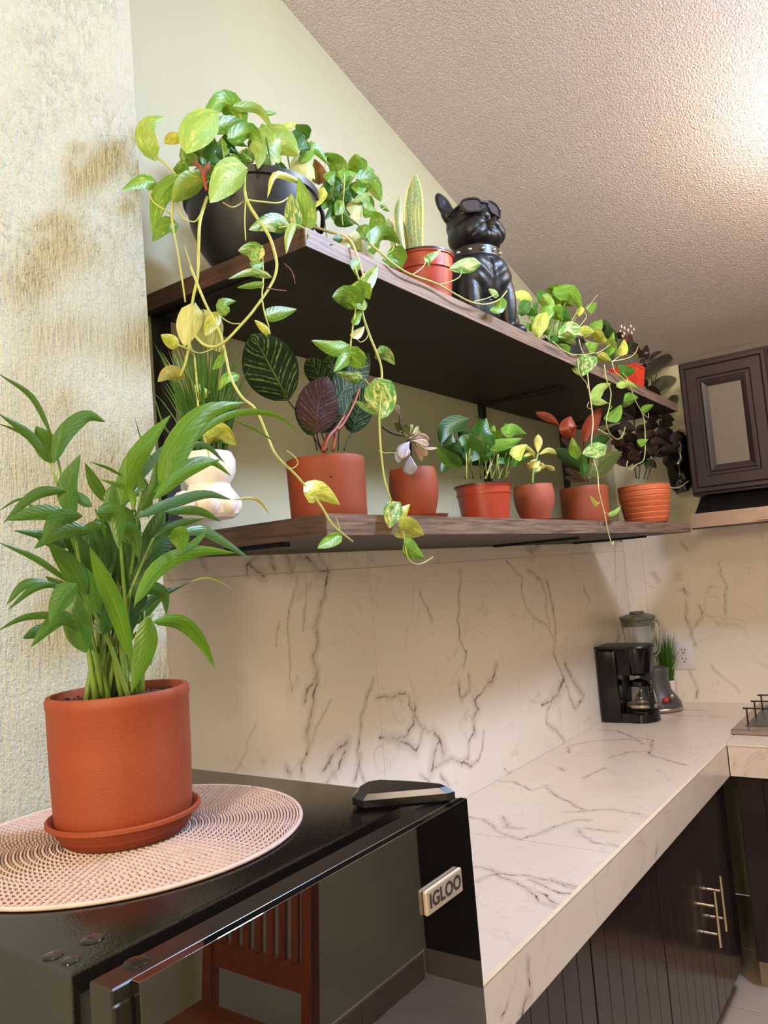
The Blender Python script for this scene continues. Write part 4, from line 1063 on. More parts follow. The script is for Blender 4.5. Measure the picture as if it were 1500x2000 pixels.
# ------------------------------------------------------------------ plants
RL = random.Random(11)
def W3(pts, y, dy=0.0):
    n = len(pts)
    return [py_(p[0], p[1], y + dy * (i / max(1, n - 1)) + (p[2] if len(p) > 2 else 0.0)) for i, p in enumerate(pts)]
def leaf(par, mat, pts, w, y, dy=0.0, prof=prof_heart, roll=None, fold=0.3, lobe=0.1, nu=6, nv=8, name='leaf', droop=0.0, label=None, thick=0.0, curl=0.0, pet=None, pm='vine'):
    if roll is None: roll = RL.uniform(-0.45, 0.45)
    P = W3(pts, y, dy)
    ww = w * depth(P[len(P) // 2]) / FOC / max(0.5, math.cos(roll))
    o = mesh(name, ribbon(P, ww, prof, fold, roll, nu, nv, lobe, droop, thick, curl), M[mat], par, True, label=label)
    if pet is not None:
        a = py_(pet[0], pet[1], y + (pet[2] if len(pet) > 2 else 0.0)); b = P[0]
        md = a.lerp(b, 0.5) + Vector((0, 0, 0.006))
        mesh('petiole', tube([a, md, b], 0.0013, 5, 5), M[pm], par, True)
    return o
def vine(par, pts, y, r=0.0022, mat='vine', name='vine', r2=None, seg=None):
    P = [py_(p[0], p[1], p[2] if len(p) > 2 else y) for p in pts]
    return mesh(name, tube(P, r, 6, seg or (len(P) - 1) * 4, r2), M[mat], par, True)

UZ = 2.2885; LZ = 1.7595
# --- big trailing plant
pt = thing('trailing_plant', 'large trailing plant in a big black pot, its vines spilling over the shelf corner', 'plant', (1.16, 1.10, UZ))
pc = (1.158, 1.095, UZ)
mesh('pot', lathe([(0.0, 0.0), (0.076, 0.0), (0.084, 0.006), (0.112, 0.05), (0.129, 0.10), (0.135, 0.142), (0.141, 0.144), (0.142, 0.158), (0.136, 0.158), (0.132, 0.142), (0.124, 0.11), (0.0, 0.11)], pc, 56), M['black_pot'], pt, True, auto=40)
mesh('soil', lathe([(0.0, 0.145), (0.08, 0.142), (0.131, 0.134)], pc, 32), M['soil'], pt, True)
for s, a in ((1, math.radians(195)), (1, math.radians(-30))):
    q = Vector((pc[0] + 0.139 * math.cos(a), pc[1] + 0.139 * math.sin(a), UZ + 0.150))
    tdir = Vector((-math.sin(a), math.cos(a), 0)); od = Vector((math.cos(a), math.sin(a), 0))
    mesh('lug', tube([q - tdir * 0.03, q - tdir * 0.026 + od * 0.008 - Vector((0, 0, 0.02)), q + od * 0.012 - Vector((0, 0, 0.045)), q + tdir * 0.026 + od * 0.008 - Vector((0, 0, 0.02)), q + tdir * 0.03], 0.005, 8, 16), M['black_pot'], pt, True)
# second small pot of the same tangle
p2 = thing('trailing_plant', 'smaller trailing plant in a black pot between the big pot and the snake plant', 'plant', (1.50, 1.10, UZ))
c2 = py_(632, 440, 1.10); c2 = (c2.x, 1.10, UZ)
mesh('pot', lathe([(0.0, 0.0), (0.045, 0.0), (0.052, 0.01), (0.062, 0.085), (0.067, 0.087), (0.067, 0.1), (0.060, 0.1), (0.056, 0.08), (0.0, 0.08)], c2, 36), M['black_pot'], p2, True, auto=40)
mesh('soil', lathe([(0.0, 0.088), (0.058, 0.084)], c2, 20), M['soil'], p2, True)

T = 0.98   # leaves over the pot
H = [ # mat, pts, width, y, dy
 ('g', [(472,240),(440,197),(396,226)], 40, 1.06, -0.02), ('l', [(420,222),(378,262),(364,300)], 56, 1.02, -0.03),
 ('y', [(348,262),(320,280)], 22, 1.04, 0), ('l', [(462,208),(505,214),(536,260)], 17, 1.04, -0.02), ('g', [(508,222),(542,221)], 10, 1.08, 0),
 ('y', [(553,251),(580,241)], 14, 1.1, 0), ('l', [(518,285),(552,275),(584,305)], 60, 1.04, -0.02), ('g', [(414,275),(385,295),(362,315)], 48, 1.08, 0),
 ('g', [(420,248),(462,244),(508,268)], 28, 1.06, 0), ('g', [(450,270),(490,258),(512,292)], 30, 1.02, -0.01), ('l', [(498,278),(508,300),(503,330)], 24, 0.99, -0.02),
 ('l', [(478,333),(442,350),(410,396)], 56, 0.94, -0.03), ('l', [(396,356),(362,366),(336,394)], 42, 0.98, 0), ('g', [(350,345),(312,385),(298,458)], 34, 1.02, 0.0),
 ('g', [(345,325),(372,345)], 30, 1.04, 0), ('l', [(298,303),(281,268),(290,238),(323,228)], 34, 1.05, 0), ('g', [(302,357),(278,354),(238,371)], 25, 1.04, 0),
 ('g', [(343,438),(322,440),(297,473)], 30, 1.0, 0), ('v', [(560,440),(528,434),(486,449)], 32, 0.90, -0.01), ('v', [(575,440),(572,408),(568,377)], 30, 0.90, 0),
 ('g', [(597,445),(594,400),(582,345)], 36, 0.90, 0), ('l', [(576,438),(564,462),(559,496)], 15, 0.88, 0), ('y', [(578,352),(537,342),(522,387)], 12, 0.92, 0),
 ('v', [(502,505),(492,488),(465,490)], 30, 0.88, 0), ('g', [(493,520),(516,512)], 17, 0.87, 0), ('v', [(524,540),(490,532),(446,545)], 15, 0.87, 0),
 ('g', [(513,556),(463,562)], 12, 0.87, 0), ('g', [(438,612),(436,592),(461,588)], 22, 0.95, 0), ('g', [(522,616),(580,604)], 24, 0.87, 0),
 ('y', [(526,650),(497,625)], 14, 0.87, 0), ('y', [(424,612),(412,634),(401,656)], 25, 0.96, 0), ('p', [(378,597),(366,640),(361,677)], 42, 0.99, 0),
 ('p', [(398,612),(412,655),(432,688)], 52, 0.985, 0), ('y', [(347,674),(314,654)], 24, 0.97, 0), ('o', [(356,735),(330,728),(308,746)], 26, 0.98, 0),
 ('y', [(384,766),(410,766)], 30, 0.97, 0), ('y', [(403,852),(432,850),(461,870)], 40, 0.96, 0), ('g', [(464,733),(442,738),(427,762)], 18, 0.92, 0),
 ('g', [(437,690),(426,710),(415,722)], 14, 0.93, 0)]
for m_, p_, w_, y_, d_ in H: leaf(pt, m_, p_, w_ * 1.16, y_, d_)
H2 = [('g', [(678,676),(650,680),(608,665)], 28, 0.865, 0), ('g', [(704,713),(684,694),(652,726)], 34, 0.862, 0), ('v', [(705,740),(690,738),(655,727)], 22, 0.864, 0),
 ('v', [(738,745),(748,785),(744,818)], 54, 0.86, 0), ('v', [(736,808),(692,782)], 15, 0.862, 0), ('v', [(737,688),(755,694),(771,713)], 25, 0.865, 0),
 ('y', [(600,962),(628,960),(664,986)], 38, 0.858, 0), ('g', [(664,1044),(620,1071)], 24, 0.862, 0), ('v', [(780,984),(766,1004),(761,1032)], 34, 0.858, 0),
 ('y', [(777,1016),(801,985)], 20, 0.856, 0), ('y', [(782,1030),(828,1045)], 40, 0.856, 0), ('g', [(792,1062),(829,1090)], 30, 0.858, 0),
 ('g', [(700,600),(676,578),(649,580)], 40, 0.864, 0), ('g', [(697,597),(708,568),(722,585)], 40, 0.86, 0), ('v', [(711,560),(738,517)], 26, 0.86, 0),
 ('g', [(690,526),(705,509)], 22, 0.87, 0), ('g', [(692,632),(706,602)], 14, 0.866, 0), ('p', [(690,658),(712,637)], 16, 0.866, 0),
 ('g', [(703,337),(697,318),(694,300)], 36, 1.02, -0.01), ('g', [(700,347),(732,333)], 36, 1.03, 0), ('g', [(700,350),(728,360),(744,394)], 36, 1.0, -0.02),
 ('g', [(711,404),(736,413)], 28, 0.98, 0), ('g', [(737,458),(736,430),(728,413)], 32, 0.96, 0), ('g', [(722,484),(750,458),(782,476)], 32, 0.93, 0),
 ('g', [(770,488),(776,507),(745,507)], 32, 0.91, 0), ('g', [(662,342),(655,318),(628,300)], 32, 1.06, 0), ('g', [(666,346),(697,338)], 24, 1.02, 0),
 ('g', [(590,312),(612,287),(642,322)], 22, 1.04, 0), ('p', [(599,308),(594,345),(606,372)], 44, 1.04, 0), ('y', [(630,368),(614,406)], 22, 0.98, 0),
 ('b', [(626,356),(614,310)], 26, 1.06, 0), ('g', [(640,352),(655,335)], 22, 1.03, 0), ('d', [(644,372),(682,352)], 32, 1.06, 0),
 ('d', [(650,400),(690,380)], 34, 1.08, 0), ('p', [(688,418),(708,392)], 30, 1.05, 0), ('p', [(684,462),(708,492)], 32, 0.96, 0), ('d', [(668,466),(649,466)], 14, 0.89, 0),
 ('g', [(745,400),(762,413)], 10, 0.98, 0), ('v', [(935,516),(905,520),(877,526)], 26, 0.862, 0), ('v', [(832,507),(846,498),(862,487)], 13, 0.864, 0),
 ('g', [(834,500),(838,522)], 10, 0.864, 0), ('v', [(973,577),(954,565)], 12, 0.862, 0), ('g', [(979,584),(974,602),(956,606)], 20, 0.86, 0),
 ('d', [(660,420),(690,440)], 30, 1.04, 0), ('p', [(700,450),(720,470)], 24, 1.0, 0), ('g', [(670,395),(655,420)], 20, 1.0, 0), ('p', [(680,470),(665,500)], 26, 0.97, 0),
 ('g', [(715,440),(700,465)], 24, 0.98, 0), ('d', [(675,330),(668,355)], 24, 1.08, 0)]
for m_, p_, w_, y_, d_ in H2: leaf(p2, m_, p_, w_ * 1.16, y_, d_)
# crown filler: upright petioles and half hidden leaves
for k in range(44):
    a = RL.uniform(375, 605); b = RL.uniform(268, 352)
    leaf(pt, RL.choice(['g', 'd', 'g', 'l', 'd']), [(a, b), (a + RL.uniform(-18, 18), b - RL.uniform(8, 20)), (a + RL.uniform(-30, 30), b + RL.uniform(-8, 14))], RL.uniform(22, 38), RL.uniform(1.02, 1.17), 0)
for k in range(26):
    a = RL.uniform(625, 725); b = RL.uniform(345, 440)
    leaf(p2, RL.choice(['g', 'd', 'd', 'l']), [(a, b), (a + RL.uniform(-18, 18), b - RL.uniform(4, 16)), (a + RL.uniform(-26, 26), b + RL.uniform(0, 16))], RL.uniform(20, 34), RL.uniform(1.0, 1.12), 0)
for k in range(22):
    a = RL.uniform(385, 600); y = RL.uniform(1.02, 1.16)
    b = py_(a, 380, y); tp = b + Vector((RL.uniform(-0.05, 0.05), RL.uniform(-0.03, 0.03), RL.uniform(0.06, 0.12)))
    mesh('petiole', tube([b, b.lerp(tp, 0.5) + Vector((RL.uniform(-0.01, 0.01), 0, 0)), tp], 0.0022, 5, 4), M['stem_g'], pt, True)
for k in range(10):
    a = RL.uniform(640, 700); y = RL.uniform(1.04, 1.1)
    b = py_(640 + (a - 640) * 0.3, 405, y); tp = py_(a, RL.uniform(345, 390), y - 0.03)
    mesh('petiole', tube([b, b.lerp(tp, 0.5), tp], 0.002, 5, 4), M['stem_g'], p2, True)
VN = [
 ([(478,330,1.0),(480,385,0.93),(505,430,0.9),(526,462,0.875),(538,500,0.872),(540,525,0.872),(530,555,0.875),(500,600,0.88),(475,630,0.89),(433,672,0.91),(402,675,0.93),(380,655,0.95)], 0.0030),
 ([(405,385,0.96),(391,430,0.955),(388,480,0.955),(386,540,0.96),(376,590,0.965),(373,640,0.97),(370,672,0.97),(362,710,0.975),(352,735,0.98)], 0.0030),
 ([(338,390,1.0),(336,430,0.99),(345,480,0.985),(355,540,0.98),(362,590,0.975)], 0.0022),
 ([(372,520,0.96),(400,590,0.955),(428,645,0.93),(440,690,0.92),(450,735,0.91),(472,775,0.90),(500,800,0.89),(522,850,0.885),(540,890,0.875),(580,930,0.866),(625,985,0.862),(650,1025,0.86),(689,1058,0.86)], 0.0026),
 ([(512,480,0.9),(514,545,0.874),(512,580,0.872),(517,612,0.87),(526,640,0.87)], 0.0016),
 ([(480,385,0.93),(478,430,0.90),(480,470,0.89)], 0.0014),
 ([(347,673,0.97),(370,683,0.965),(390,690,0.965),(415,682,0.96),(433,674,0.955)], 0.0014),
 ([(478,390,0.93),(510,394,0.92),(545,396,0.91),(565,385,0.91)], 0.0020),
 ([(345,395,1.0),(358,425,0.97),(380,433,0.96),(391,420,0.955)], 0.0016),
 ([(435,395,0.94),(455,405,0.93),(478,392,0.93)], 0.0013),
 ([(302,305,1.05),(325,322,1.04),(345,345,1.03),(350,370,1.02)], 0.0022),
 ([(290,372,1.04),(300,395,1.02),(322,410,1.0),(335,420,1.0)], 0.0016),
 ([(545,445,0.9),(580,440,0.89),(600,452,0.885),(605,465,0.88)], 0.0018),
 ([(380,540,0.96),(360,480,0.98)], 0.0012),
 ([(560,880,0.866),(575,892,0.86),(582,905,0.86),(570,915,0.862),(556,905,0.864)], 0.0010),
 ([(425,612,0.95),(440,625,0.93),(455,632,0.91),(470,632,0.895)], 0.0013),
 ([(370,672,0.97),(380,700,0.97),(384,745,0.968),(387,790,0.966),(392,830,0.963),(403,870,0.962)], 0.0022),
 ([(403,870,0.962),(412,900,0.962),(425,915,0.962),(440,905,0.962)], 0.0016)]
for p_, r_ in VN: vine(pt, p_, 0, r_, 'vine', r2=r_ * 0.75)
VN2 = [
 ([(605,440,1.0),(640,452,0.93),(680,465,0.885),(698,500,0.874),(713,550,0.87)], 0.0030, 'vine_y'),
 ([(713,550,0.87),(706,600,0.868),(720,650,0.866),(736,690,0.864),(745,720,0.862),(745,760,0.86),(741,810,0.86),(742,850,0.86),(745,890,0.86),(752,940,0.86),(765,980,0.86)], 0.0026, 'vine'),
 ([(765,980,0.86),(778,1010,0.86),(788,1040,0.86),(792,1070,0.86),(800,1095,0.86),(820,1102,0.86),(846,1088,0.86)], 0.0017, 'vine'),
 ([(692,520,0.87),(704,560,0.87),(696,600,0.87),(689,640,0.87),(684,680,0.87),(682,700,0.87)], 0.0022, 'vine'),
 ([(720,475,0.90),(745,495,0.88),(765,513,0.874),(800,535,0.87),(850,553,0.868),(885,572,0.866),(920,590,0.865),(950,594,0.864),(975,585,0.864),(990,568,0.864)], 0.0025, 'vine'),
 ([(855,556,0.866),(880,550,0.864),(898,540,0.862),(902,526,0.862)], 0.0014, 'vine'),
 ([(925,589,0.864),(950,583,0.863),(968,575,0.862)], 0.0012, 'vine_y'), ([(805,537,0.868),(822,525,0.865),(830,515,0.864),(832,505,0.864)], 0.0013, 'vine_y'),
 ([(712,740,0.866),(725,755,0.864),(742,765,0.862)], 0.0013, 'vine'), ([(740,880,0.862),(752,885,0.86),(772,885,0.86),(785,895,0.86)], 0.0011, 'vine'),
 ([(640,400,1.05),(672,420,1.02),(700,440,0.98),(722,475,0.92)], 0.002, 'stem_g'), ([(633,415,1.08),(640,470,0.9),(655,478,0.885)], 0.0012, 'stem_g'),
 ([(745,500,0.9),(765,490,0.9),(770,478,0.905)], 0.0013, 'vine'), ([(672,330,1.03),(672,370,1.0),(668,420,0.99),(670,440,0.98)], 0.0016, 'vine'),
 ([(638,300,1.06),(634,345,1.06),(636,385,1.07)], 0.0014, 'vine'), ([(740,402,0.98),(758,385,0.98),(775,378,0.98)], 0.001, 'vine'),
 ([(722,430,0.98),(735,415,0.98),(752,405,0.98)], 0.001, 'vine_y'), ([(693,655,0.866),(703,668,0.865),(715,662,0.865),(720,650,0.866)], 0.001, 'vine'),
 ([(555,515,0.884),(570,530,0.883),(577,555,0.883)], 0.0009, 'stem_r'), ([(520,562,0.873),(540,566,0.873),(560,568,0.873)], 0.0009, 'stem_r'), ([(500,560,0.88),(512,563,0.88)], 0.0009, 'stem_g'),
 ([(665,1042,0.86),(660,1020,0.86),(655,1010,0.86)], 0.001, 'vine')]
for p_, r_, m_ in VN2: vine(p2, p_, 0, r_, m_, r2=r_ * 0.75)
mesh('dried_root', tube([py_(405, 325, 0.99), py_(398, 345, 0.96), py_(404, 372, 0.95)], 0.006, 6, 8, 0.003), M['stem_r'], pt, True)
mesh('dried_root', tube([py_(382, 318, 1.0), py_(392, 330, 0.98), py_(402, 352, 0.96)], 0.004, 6, 8, 0.003), M['stem_r'], pt, True)

# --- snake plant
t = thing('snake_plant', 'upright yellow-edged snake plant in a red-brown plastic pot, left of the dog', 'plant', (1.70, 1.03, UZ))
c = (1.716, 1.03, UZ)
def nursery(par, c, r0, r1, h, mat='nursery', rim=True):
    pr = [(0.0, 0.0), (r0, 0.0), (r0 + (r1 - r0) * 0.74, h * 0.74), (r1 * 0.985, h * 0.745), (r1 * 0.99, h * 0.80), (r1 * 0.965, h * 0.81), (r1 * 0.985, h * 0.955), (r1 * 1.03, h * 0.96), (r1 * 1.03, h), (r1 * 0.97, h), (r1 * 0.93, h * 0.9), (0.0, h * 0.88)]
    mesh('pot', lathe(pr, c, 44), M[mat], par, True, auto=35)
    if rim: mesh('pot_rim', lathe([(r1 * 1.0, h * 0.985), (r1 * 1.045, h * 0.985), (r1 * 1.045, h + 0.002), (r1 * 0.97, h + 0.002)], c, 44), M['nursery_dark'], par, True, auto=35)
    mesh('soil', lathe([(0.0, h * 0.93), (r1 * 0.94, h * 0.91)], c, 20), M['soil'], par, True)
nursery(t, c, 0.062, 0.083, 0.168)
leaf(t, 'n', [(812,492),(808,420),(812,338)], 46, 1.04, 0, prof_sword, 0.1, 0.12, 0, 4, 14, 'leaf')
leaf(t, 'n', [(788,492),(780,430),(782,383)], 22, 1.03, 0, prof_sword, 0.5, 0.5, 0, 4, 12, 'leaf')
leaf(t, 'n', [(770,492),(764,450),(759,424)], 16, 1.05, 0, prof_sword, 0.3, 0.2, 0, 4, 10, 'leaf')
leaf(t, 'n', [(796,492),(790,460),(786,430)], 14, 1.06, 0, prof_sword, -0.4, 0.2, 0, 4, 10, 'leaf')

# --- right-hand trailing plant
t = thing('trailing_plant', 'bushy yellow-green trailing plant on the upper shelf, right of the dog statue', 'plant', (2.42, 0.99, UZ))
c = py_(1085, 650, 0.985); c = (c.x, 0.985, UZ)
mesh('pot', lathe([(0.0, 0.0), (0.07, 0.0), (0.088, 0.075), (0.092, 0.075), (0.092, 0.085), (0.085, 0.085), (0.082, 0.07), (0.0, 0.07)], c, 36), M['black_pot'], t, True, auto=35)
mesh('soil', lathe([(0.0, 0.078), (0.083, 0.074)], c, 20), M['soil'], t, True)
R1 = [('y', [(1037,584),(1020,577),(1001,575)], 20, 0.98), ('d', [(1034,590),(1024,602),(1018,618)], 24, 0.97), ('d', [(1028,612),(1012,610),(1001,627)], 9, 0.96), ('d', [(1064,572),(1052,592)], 22, 0.98),
 ('g', [(1074,562),(1090,576)], 22, 1.0), ('g', [(1085,573),(1120,572),(1138,612)], 26, 0.97), ('y', [(1134,600),(1130,618)], 14, 0.96), ('y', [(1066,612),(1052,640),(1052,662)], 27, 0.93), ('g', [(1070,598),(1064,620)], 24, 0.95),
 ('g', [(1080,604),(1098,626)], 28, 0.95), ('l', [(1062,580),(1074,600),(1072,625)], 22, 0.96), ('v', [(1138,648),(1115,646),(1090,658)], 34, 0.90), ('v', [(1098,655),(1125,673)], 20, 0.895), ('y', [(1134,650),(1162,649)], 22, 0.90), ('y', [(1163,648),(1176,664),(1191,668)], 19, 0.90),
 ('g', [(1191,690),(1193,668),(1198,648)], 15, 0.90), ('l', [(1190,664),(1198,680),(1205,698)], 15, 0.89), ('y', [(1215,692),(1219,662)], 17, 0.89), ('v', [(1138,696),(1138,735)], 46, 0.862), ('g', [(1160,642),(1176,624)], 22, 0.93),
 ('g', [(1150,606),(1166,591)], 17, 0.95), ('y', [(1168,696),(1194,706)], 18, 0.89), ('d', [(1212,724),(1242,722)], 22, 0.875), ('l', [(1160,778),(1174,758),(1194,749)], 20, 0.87), ('l', [(1156,779),(1187,787)], 16, 0.865),
 ('g', [(1190,820),(1202,806),(1213,790)], 24, 0.865), ('l', [(1208,754),(1226,748),(1246,758)], 13, 0.865), ('g', [(1220,784),(1247,777)], 23, 0.867), ('g', [(1254,803),(1277,791)], 13, 0.863), ('v', [(1182,872),(1160,880),(1138,886)], 29, 0.862),
 ('g', [(1127,893),(1120,875),(1117,854)], 20, 0.868), ('y', [(1166,988),(1152,968)], 8, 0.86), ('l', [(1190,1006),(1203,1000),(1213,988)], 9, 0.86), ('g', [(1248,866),(1266,858)], 14, 0.864), ('g', [(1080,590),(1100,588)], 26, 0.99),
 ('g', [(1100,585),(1120,598)], 24, 0.99), ('d', [(1040,600),(1050,615)], 26, 0.98), ('d', [(1095,610),(1115,625)], 26, 0.97), ('g', [(1110,690),(1092,672)], 20, 0.9), ('d', [(1090,665),(1072,668)], 18, 0.9), ('g', [(1150,680),(1168,672)], 22, 0.91)]
for m_, p_, w_, y_ in R1: leaf(t, m_, p_, w_ * 1.12, y_, 0)
for k in range(20):
    a = RL.uniform(1020, 1130); b = RL.uniform(588, 650)
    leaf(t, RL.choice(['g', 'd', 'g', 'l']), [(a, b), (a + RL.uniform(-14, 14), b + RL.uniform(-12, 14))], RL.uniform(16, 24), RL.uniform(0.96, 1.04), 0)
for k in range(20):
    a = RL.uniform(1035, 1130); b = py_(1060 + (a - 1060) * 0.6, 668, RL.uniform(0.94, 1.0)); tp = py_(a, RL.uniform(590, 630), RL.uniform(0.92, 1.0))
    mesh('petiole', tube([b, b.lerp(tp, 0.5) + Vector((0, 0, 0.01)), tp], 0.0015, 5, 4), M['vine' if k % 2 else 'stem_g'], t, True)
for p_, r_, m_ in [
 ([(1062,655,0.93),(1080,668,0.9),(1110,690,0.88),(1140,693,0.874),(1165,690,0.872),(1194,706,0.87)], 0.0022, 'vine'),
 ([(1128,700,0.87),(1132,730,0.868),(1145,748,0.866),(1148,760,0.866)], 0.0014, 'vine_y'), ([(1147,728,0.866),(1151,765,0.866),(1156,800,0.866),(1158,830,0.866),(1155,865,0.866),(1160,900,0.866),(1167,925,0.864),(1170,960,0.862),(1180,1000,0.86),(1188,1040,0.86),(1196,1064,0.86),(1198,1057,0.86)], 0.0022, 'vine_y'),
 ([(1180,712,0.872),(1184,740,0.868),(1193,765,0.866),(1190,795,0.866),(1184,822,0.866),(1190,845,0.866),(1205,858,0.866),(1216,850,0.866),(1221,834,0.866)], 0.0021, 'vine'),
 ([(1168,838,0.866),(1180,845,0.866),(1189,848,0.866)], 0.0017, 'vine_y'), ([(1195,706,0.872),(1200,725,0.87),(1215,738,0.868),(1230,755,0.867),(1242,785,0.866),(1256,812,0.866),(1260,850,0.866),(1258,896,0.866),(1242,908,0.866),(1230,918,0.866),(1224,910,0.866),(1226,900,0.866)], 0.0022, 'vine'),
 ([(1194,706,0.87),(1225,700,0.874),(1240,690,0.878),(1247,676,0.88)], 0.0019, 'vine_y'), ([(1130,660,0.9),(1135,680,0.885),(1140,690,0.876)], 0.0014, 'vine_y'), ([(1145,605,0.95),(1160,585,0.95),(1168,575,0.95)], 0.0013, 'vine_y'), ([(1130,640,0.93),(1145,620,0.93),(1142,610,0.93)], 0.0013, 'vine_y'),
 ([(1165,690,0.872),(1180,682,0.88),(1192,672,0.89)], 0.0014, 'vine_y'), ([(1196,706,0.872),(1210,695,0.88),(1216,688,0.885)], 0.0014, 'vine_y'), ([(1130,650,0.91),(1145,665,0.9),(1170,672,0.89)], 0.0012, 'vine_y'),
 ([(1190,820,0.866),(1183,815,0.866)], 0.001, 'vine'), ([(1215,728,0.872),(1225,738,0.87),(1224,748,0.868)], 0.0014, 'vine_y'), ([(1256,808,0.866),(1266,816,0.866),(1266,806,0.866)], 0.0013, 'vine_y'), ([(1180,1000,0.86),(1192,1006,0.86)], 0.0012, 'vine_y'), ([(1165,985,0.86),(1172,980,0.86)], 0.0012, 'vine_y'),
 ([(1155,905,0.866),(1163,912,0.865),(1165,920,0.864)], 0.0012, 'vine'), ([(1150,785,0.866),(1147,795,0.866),(1156,800,0.866)], 0.001, 'vine_y'), ([(1187,787,0.865),(1195,795,0.865),(1190,800,0.866)], 0.001, 'vine')]: vine(t, p_, 0, r_, m_, r2=r_ * 0.7)

# --- flowering plant in the square red pot
t = thing('flowering_plant', 'small plant with cream flowers in a square bright red plastic pot on the upper shelf', 'plant', (3.13, 0.97, UZ))
c = py_(1224, 720, 0.965)
a_ = 0.044; b_ = 0.056; h = 0.108
V = []
for hh, s in ((0.0, a_), (0.9 * h, b_ * 0.97), (0.9 * h, b_), (h, b_ * 1.03), (h, b_ * 0.95), (0.8 * h, b_ * 0.9)):
    for sx, sy in ((-1, -1), (1, -1), (1, 1), (-1, 1)): V.append((c.x + sx * s, 0.965 + sy * s, UZ + hh))
F = [(3, 2, 1, 0)] + [(i * 4 + k, i * 4 + (k + 1) % 4, i * 4 + 4 + (k + 1) % 4, i * 4 + 4 + k) for i in range(5) for k in range(4)] + [(20, 21, 22, 23)]
mesh('pot', (V, F), M['red_plastic'], t)
for q in [('D', [(1205,672),(1190,655),(1172,640)], 28), ('D', [(1210,690),(1225,670),(1240,668)], 26), ('x', [(1220,690),(1238,680),(1250,700)], 24), ('D', [(1185,700),(1200,680)], 26), ('O', [(1235,695),(1250,690)], 18), ('x', [(1180,650),(1165,640)], 24), ('X', [(1222,668),(1232,652)], 18), ('X', [(1215,662),(1205,650)], 16), ('D', [(1195,640),(1175,632)], 22)]:
    leaf(t, q[0], q[1], q[2], 0.975, 0, prof_oval, lobe=0)
mesh('flower_stem', tube([py_(1222, 700, 0.975), py_(1222, 670, 0.975), py_(1226, 650, 0.975)], 0.0018, 5, 6), M['stem_r'], t, True)
rnd = random.Random(4)
for k, (a, b) in enumerate(((1214,638),(1220,641),(1232,637),(1238,643),(1212,648),(1219,651),(1234,650),(1216,656),(1227,645))):
    g = Geo(); pc_ = py_(a, b, 0.965 + rnd.uniform(-0.01, 0.01))
    for j in range(5):
        aa = j * 1.2566 + rnd.uniform(0, 1); g += ellipsoid(pc_ + Vector((math.cos(aa) * 0.004, 0, math.sin(aa) * 0.004)), (0.0042, 0.0028, 0.0042), 1)
    mesh('flower', g, M['petal'], t, True)

# --- dark plant on the upper shelf
t = thing('dark_foliage_plant', 'plant with long near-black leaves on the upper shelf end, behind the red pot', 'plant', (3.40, 1.12, UZ))
c = py_(1262, 742, 1.12); c = (min(c.x, 3.46), 1.12, UZ)
mesh('pot', lathe([(0.0, 0.0), (0.04, 0.0), (0.05, 0.075), (0.054, 0.08), (0.048, 0.08), (0.0, 0.07)], c, 28), M['black_pot'], t, True, auto=35)
for q in [('X', [(1266,702),(1262,688),(1264,673)], 14), ('x', [(1268,706),(1278,693),(1294,686)], 9), ('x', [(1240,752),(1285,712),(1324,690)], 24), ('x', [(1268,770),(1295,748),(1327,742)], 26), ('x', [(1240,760),(1256,748),(1264,756)], 18),
          ('x', [(1300,800),(1316,782),(1330,776)], 20), ('X', [(1256,700),(1252,690),(1248,686)], 12), ('X', [(1262,725),(1255,710),(1262,700)], 14), ('x', [(1258,760),(1275,765),(1290,778)], 20), ('x', [(1245,740),(1256,722),(1272,712)], 14)]:
    leaf(t, q[0], q[1], q[2], 1.0, 0, prof_oval, 0.2, 0.2, 0, 4, 8)
for p_ in ([(1270,775,1.08),(1273,745,1.07),(1268,715,1.06),(1264,700,1.06)], [(1273,748,1.07),(1282,735,1.06),(1278,725,1.06)], [(1258,765,1.1),(1275,775,1.08),(1300,800,1.06)]): vine(t, p_, 0, 0.002, 'stem_d')

# ------------------------------------------------------------------ lower shelf
def cyl_pot(par, c, r0, r1, h, mat, wall=0.006, round_=0.006, belly=0.0):
    pr = [(0.0, 0.0), (r0 - round_, 0.0), (r0 - round_ * 0.3, round_ * 0.3), (r0, round_)]
    for i in range(1, 7):
        u = i / 6; pr.append((r0 + (r1 - r0) * u + belly * math.sin(math.pi * min(1, u * 1.0)), round_ + (h - round_ - 0.003) * u))
    pr += [(r1 - 0.001, h), (r1 - wall, h - 0.0005), (r1 - wall - 0.001, h - 0.02), (0.0, h - 0.022)]
    o = mesh('pot', lathe(pr, c, 56), M[mat], par, True, auto=40)
    mesh('soil', lathe([(0.0, h - 0.014), (r1 - wall, h - 0.018)], c, 24), M['soil'], par, True)
    return o
def base_x(px, y): return py_(px, 1003, y).x
def wid(l, r, p): return (r - l) * depth(p) / FOC
